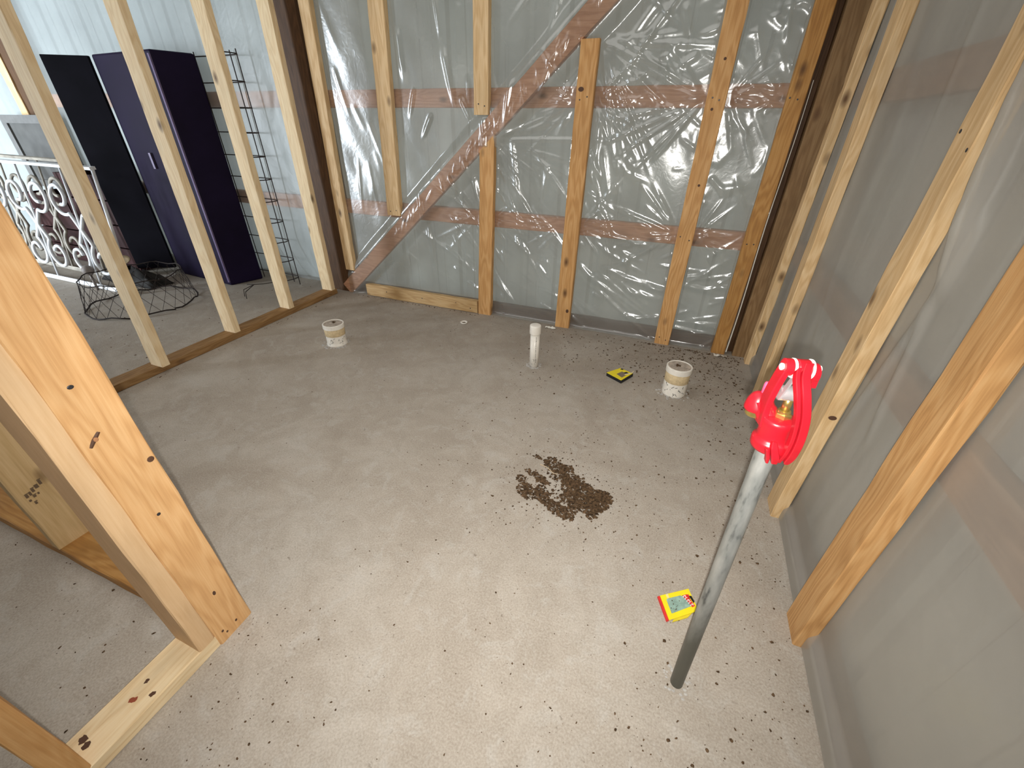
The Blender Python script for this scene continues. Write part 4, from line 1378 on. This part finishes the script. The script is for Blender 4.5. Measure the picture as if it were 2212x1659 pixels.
# low chicken wire ring on the floor
bx, by, br, bh = -3.42, 1.66, 0.315, 0.21
bas = thing('wire_basket', 'low wide ring of chicken wire lying on the floor in front of the navy cabinet', 'wire basket', (bx, by, 0))
def circ(r, z, n=40, ph=0.0):
    return [(bx + r * math.cos(2 * math.pi * i / n + ph) * (1 + 0.03 * math.sin(3 * i)), by + r * math.sin(2 * math.pi * i / n + ph), z + 0.008 * math.sin(5 * i)) for i in range(n + 1)]
bm = bmesh.new()
add_tube(bm, circ(br, 0.012), 0.005, 5)
add_tube(bm, circ(br * 0.88, bh), 0.0035, 5)
obj('rim_wires', bm, M_WIRE, (0, 0, 0), bas)
bm = bmesh.new()
for s in (1, -1):
    for i in range(26):
        a = 2 * math.pi * i / 26
        add_tube(bm, [(bx + (br - (br * 0.12) * f) * math.cos(a + s * 0.42 * f), by + (br - br * .12 * f) * math.sin(a + s * 0.42 * f), 0.012 + (bh - .012) * f) for f in (0, .5, 1)], 0.0014, 4)
obj('mesh_wires', bm, M_WIRE, (0, 0, 0), bas)

# white scroll railings
def railing(label, x0, x1, yb, yt, h, mat, seed):
    random.seed(seed)
    t = thing('scroll_railing', label, 'railing', ((x0 + x1) / 2, yb, 0), 'wrought iron railings')
    def P(u, z):
        return Vector((u, yb + (yt - yb) * z / h, z))
    bm = bmesh.new()
    add_strap(bm, [P(x0, h), P(x1, h - 0.01)], (0, 1, 0.1), 0.034, 0.018)
    obj('top_rail', bm, mat, (0, 0, 0), t)
    bm = bmesh.new()
    add_strap(bm, [P(x0, 0.020), P(x1, 0.012)], (0, 0.3, 1), 0.030, 0.016)
    obj('bottom_rail', bm, mat, (0, 0, 0), t)
    def spiral(cx, cz, r, turns, a0, s):
        return [P(cx + s * r * (1 - 0.62 * f) * math.cos(a0 + turns * 2 * math.pi * f), cz + r * (1 - 0.62 * f) * math.sin(a0 + turns * 2 * math.pi * f)) for f in [i / 26 for i in range(27)]]
    u = x0 + 0.14
    while u < x1 - 0.1:
        for s in (1, -1):
            for top in (1, -1):
                zc = h * 0.5 + top * 0.205
                c = spiral(u + s * 0.135, zc, 0.118, 1.1, math.radians(180 + 60 * top), s)
                lead = smoothpath([P(u + s * 0.004, h * 0.5), c[0].lerp(P(u, h * 0.5), 0.45) , c[0]], 5)
                bm = bmesh.new()
                add_tube(bm, lead[:-1] + c, 0.012, 8)
                obj('scroll', bm, mat, (0, 0, 0), t, True)
        bm = bmesh.new()
        add_tube(bm, [P(u, 0.02), P(u, h)], 0.0075, 7)
        obj('baluster', bm, mat, (0, 0, 0), t, True)
        u += 0.54
    for e in (x0 + 0.008, x1 - 0.008):
        bm = bmesh.new()
        add_tube(bm, [P(e, 0.0), P(e, h)], 0.011, 8)
        obj('end_post', bm, mat, (0, 0, 0), t, True)
    return t
railing('front white scroll railing panel leaning beyond the partition, brightest of the two', -5.25, -3.66, 1.735, 1.84, 0.835, M_WHITE, 3)
railing('worn grey white scroll railing panel leaning behind the bright white one', -5.45, -4.33, 1.93, 2.06, 0.84, M_OLDWHITE, 4)

# dark stored clutter behind the railings
random.seed(21)
def crate(name, label, x0, x1, y0, y1, z0, z1, mat):
    t = thing(name, label, 'crate', ((x0 + x1) / 2, (y0 + y1) / 2, z0))
    n = 4
    for k in range(n):
        a = z0 + (z1 - z0) * k / n + 0.006
        b = z0 + (z1 - z0) * (k + 1) / n - 0.006
        bm = bmesh.new()
        add_box(bm, x0, x1, y0, y0 + 0.016, a, b)
        add_box(bm, x0, x1, y1 - 0.016, y1, a, b)
        add_box(bm, x0, x0 + 0.016, y0 + 0.016, y1 - 0.016, a, b)
        add_box(bm, x1 - 0.016, x1, y0 + 0.016, y1 - 0.016, a, b)
        obj('slat', bm, mat, (0, 0, 0), t)
    bm = bmesh.new()
    add_box(bm, x0 + 0.016, x1 - 0.016, y0 + 0.016, y1 - 0.016, z0, z0 + 0.016)
    for (px, py) in ((x0 + .016, y0 + .016), (x1 - .046, y0 + .016), (x0 + .016, y1 - .046), (x1 - .046, y1 - .046)):
        add_box(bm, px, px + 0.03, py, py + 0.03, z0 + 0.016, z1 - 0.006)
    obj('base', bm, mat, (0, 0, 0), t)
    return t
crate('wooden_crate', 'dark maroon slatted crate on the floor behind the right end of the railings', -4.78, -4.20, 2.12, 2.40, 0.0, 0.74, M_MAROON)
crate('wooden_crate', 'dark maroon slatted crate on the floor behind the left end of the railings', -5.40, -4.80, 2.12, 2.40, 0.0, 0.56, M_MAROON)
# framed grey panel leaning on the wall above the crates
pan = thing('framed_panel', 'grey framed panel leaning on the wall at the left photo edge, above the railings', 'framed panel', (-5.2, 2.30, 0.57))
bm = bmesh.new()
add_box(bm, -5.56, -5.00, 2.33, 2.345, 0.60, 1.08)
obj('panel', bm, M_GREYBOX, (0, 0, 0), pan)
bm = bmesh.new()
for (a, b, c, d) in ((-5.60, -4.96, 1.06, 1.12), (-5.60, -4.96, 0.575, 0.63), (-5.60, -5.53, 0.63, 1.06), (-5.03, -4.96, 0.63, 1.06)):
    add_box(bm, a, b, 2.315, 2.35, c, d)
obj('frame', bm, simple('grey_frame', (0.15, 0.15, 0.145), 0.5), (0, 0, 0), pan)
# crumpled dark tarp under the open cabinet door
def tarp(x0, x1, y0, y1, hmax, label):
    nx, ny = 26, 18
    bm = bmesh.new()
    g = []
    for i in range(nx + 1):
        row = []
        for j in range(ny + 1):
            u, v = i / nx, j / ny
            e = min(u, 1 - u, v, 1 - v) * 4
            e = min(1, max(0, e))
            hh = hmax * e * (0.45 + 0.55 * abs(mnoise.noise(Vector((u * 5, v * 5, 3.1)))) * 1.8) + 0.004
            row.append(bm.verts.new((x0 + (x1 - x0) * u + 0.02 * mnoise.noise(Vector((u * 4, v * 4, 8))), y0 + (y1 - y0) * v, max(0.003, hh))))
        g.append(row)
    for i in range(nx):
        for j in range(ny):
            bm.faces.new((g[i][j], g[i + 1][j], g[i + 1][j + 1], g[i][j + 1]))
    o = obj('crumpled_tarp', bm, M_JUNK, ((x0 + x1) / 2, (y0 + y1) / 2, 0), None, True)
    sol = o.modifiers.new('thickness', 'SOLIDIFY')
    sol.thickness = 0.003
    tag(o, label, 'tarp')
tarp(-4.27, -3.66, 1.86, 2.03, 0.14, 'crumpled dark tarp on the floor below the open black cabinet door')
# small odds and ends
bm = bmesh.new()
add_lathe(bm, [(0.012, 0.0), (0.045, 0.004), (0.062, 0.016), (0.060, 0.019), (0.042, 0.008), (0.0005, 0.006)], (-4.02, 1.93, 0.150), (0.25, -0.35, 0.9), 24)
tag(obj('tin_lid', bm, simple('tan_tin', (0.36, 0.27, 0.16), 0.5, 0.3), (-4.02, 1.93, 0.15), None, True), 'tan round tin lid resting on the dark tarp below the cabinet door', 'lid')
bm = bmesh.new()
bmesh.ops.create_uvsphere(bm, u_segments=18, v_segments=12, radius=0.036, matrix=Matrix.Translation((-4.02, 1.70, 0.150)))
add_tube(bm, [(-4.02, 1.70, 0.0), (-4.02, 1.70, 0.13)], 0.009, 8)
tag(obj('ball_stake', bm, simple('grey_ball', (0.22, 0.19, 0.17), 0.6), (-4.02, 1.70, 0), None, True), 'grey ball on a short stake in front of the bright railing', 'garden stake')
# white strips standing in for the daylight showing below the cabinet door
bm = bmesh.new()
add_strap(bm, [(-3.97, 2.06, 0.012), (-3.84, 2.11, 0.012)], (0, 0, 1), 0.022, 0.006)
add_strap(bm, [(-3.84, 2.11, 0.012), (-3.88, 2.19, 0.012)], (0, 0, 1), 0.022, 0.006)
tag(obj('daylight_strips', bm, M_WHITE, (-3.88, 2.11, 0)), 'bright white strips standing in for daylight on the floor at the foot of the navy cabinet', 'daylight patch')

for o in bpy.data.objects:
    if '_w' in o:
        del o['_w']
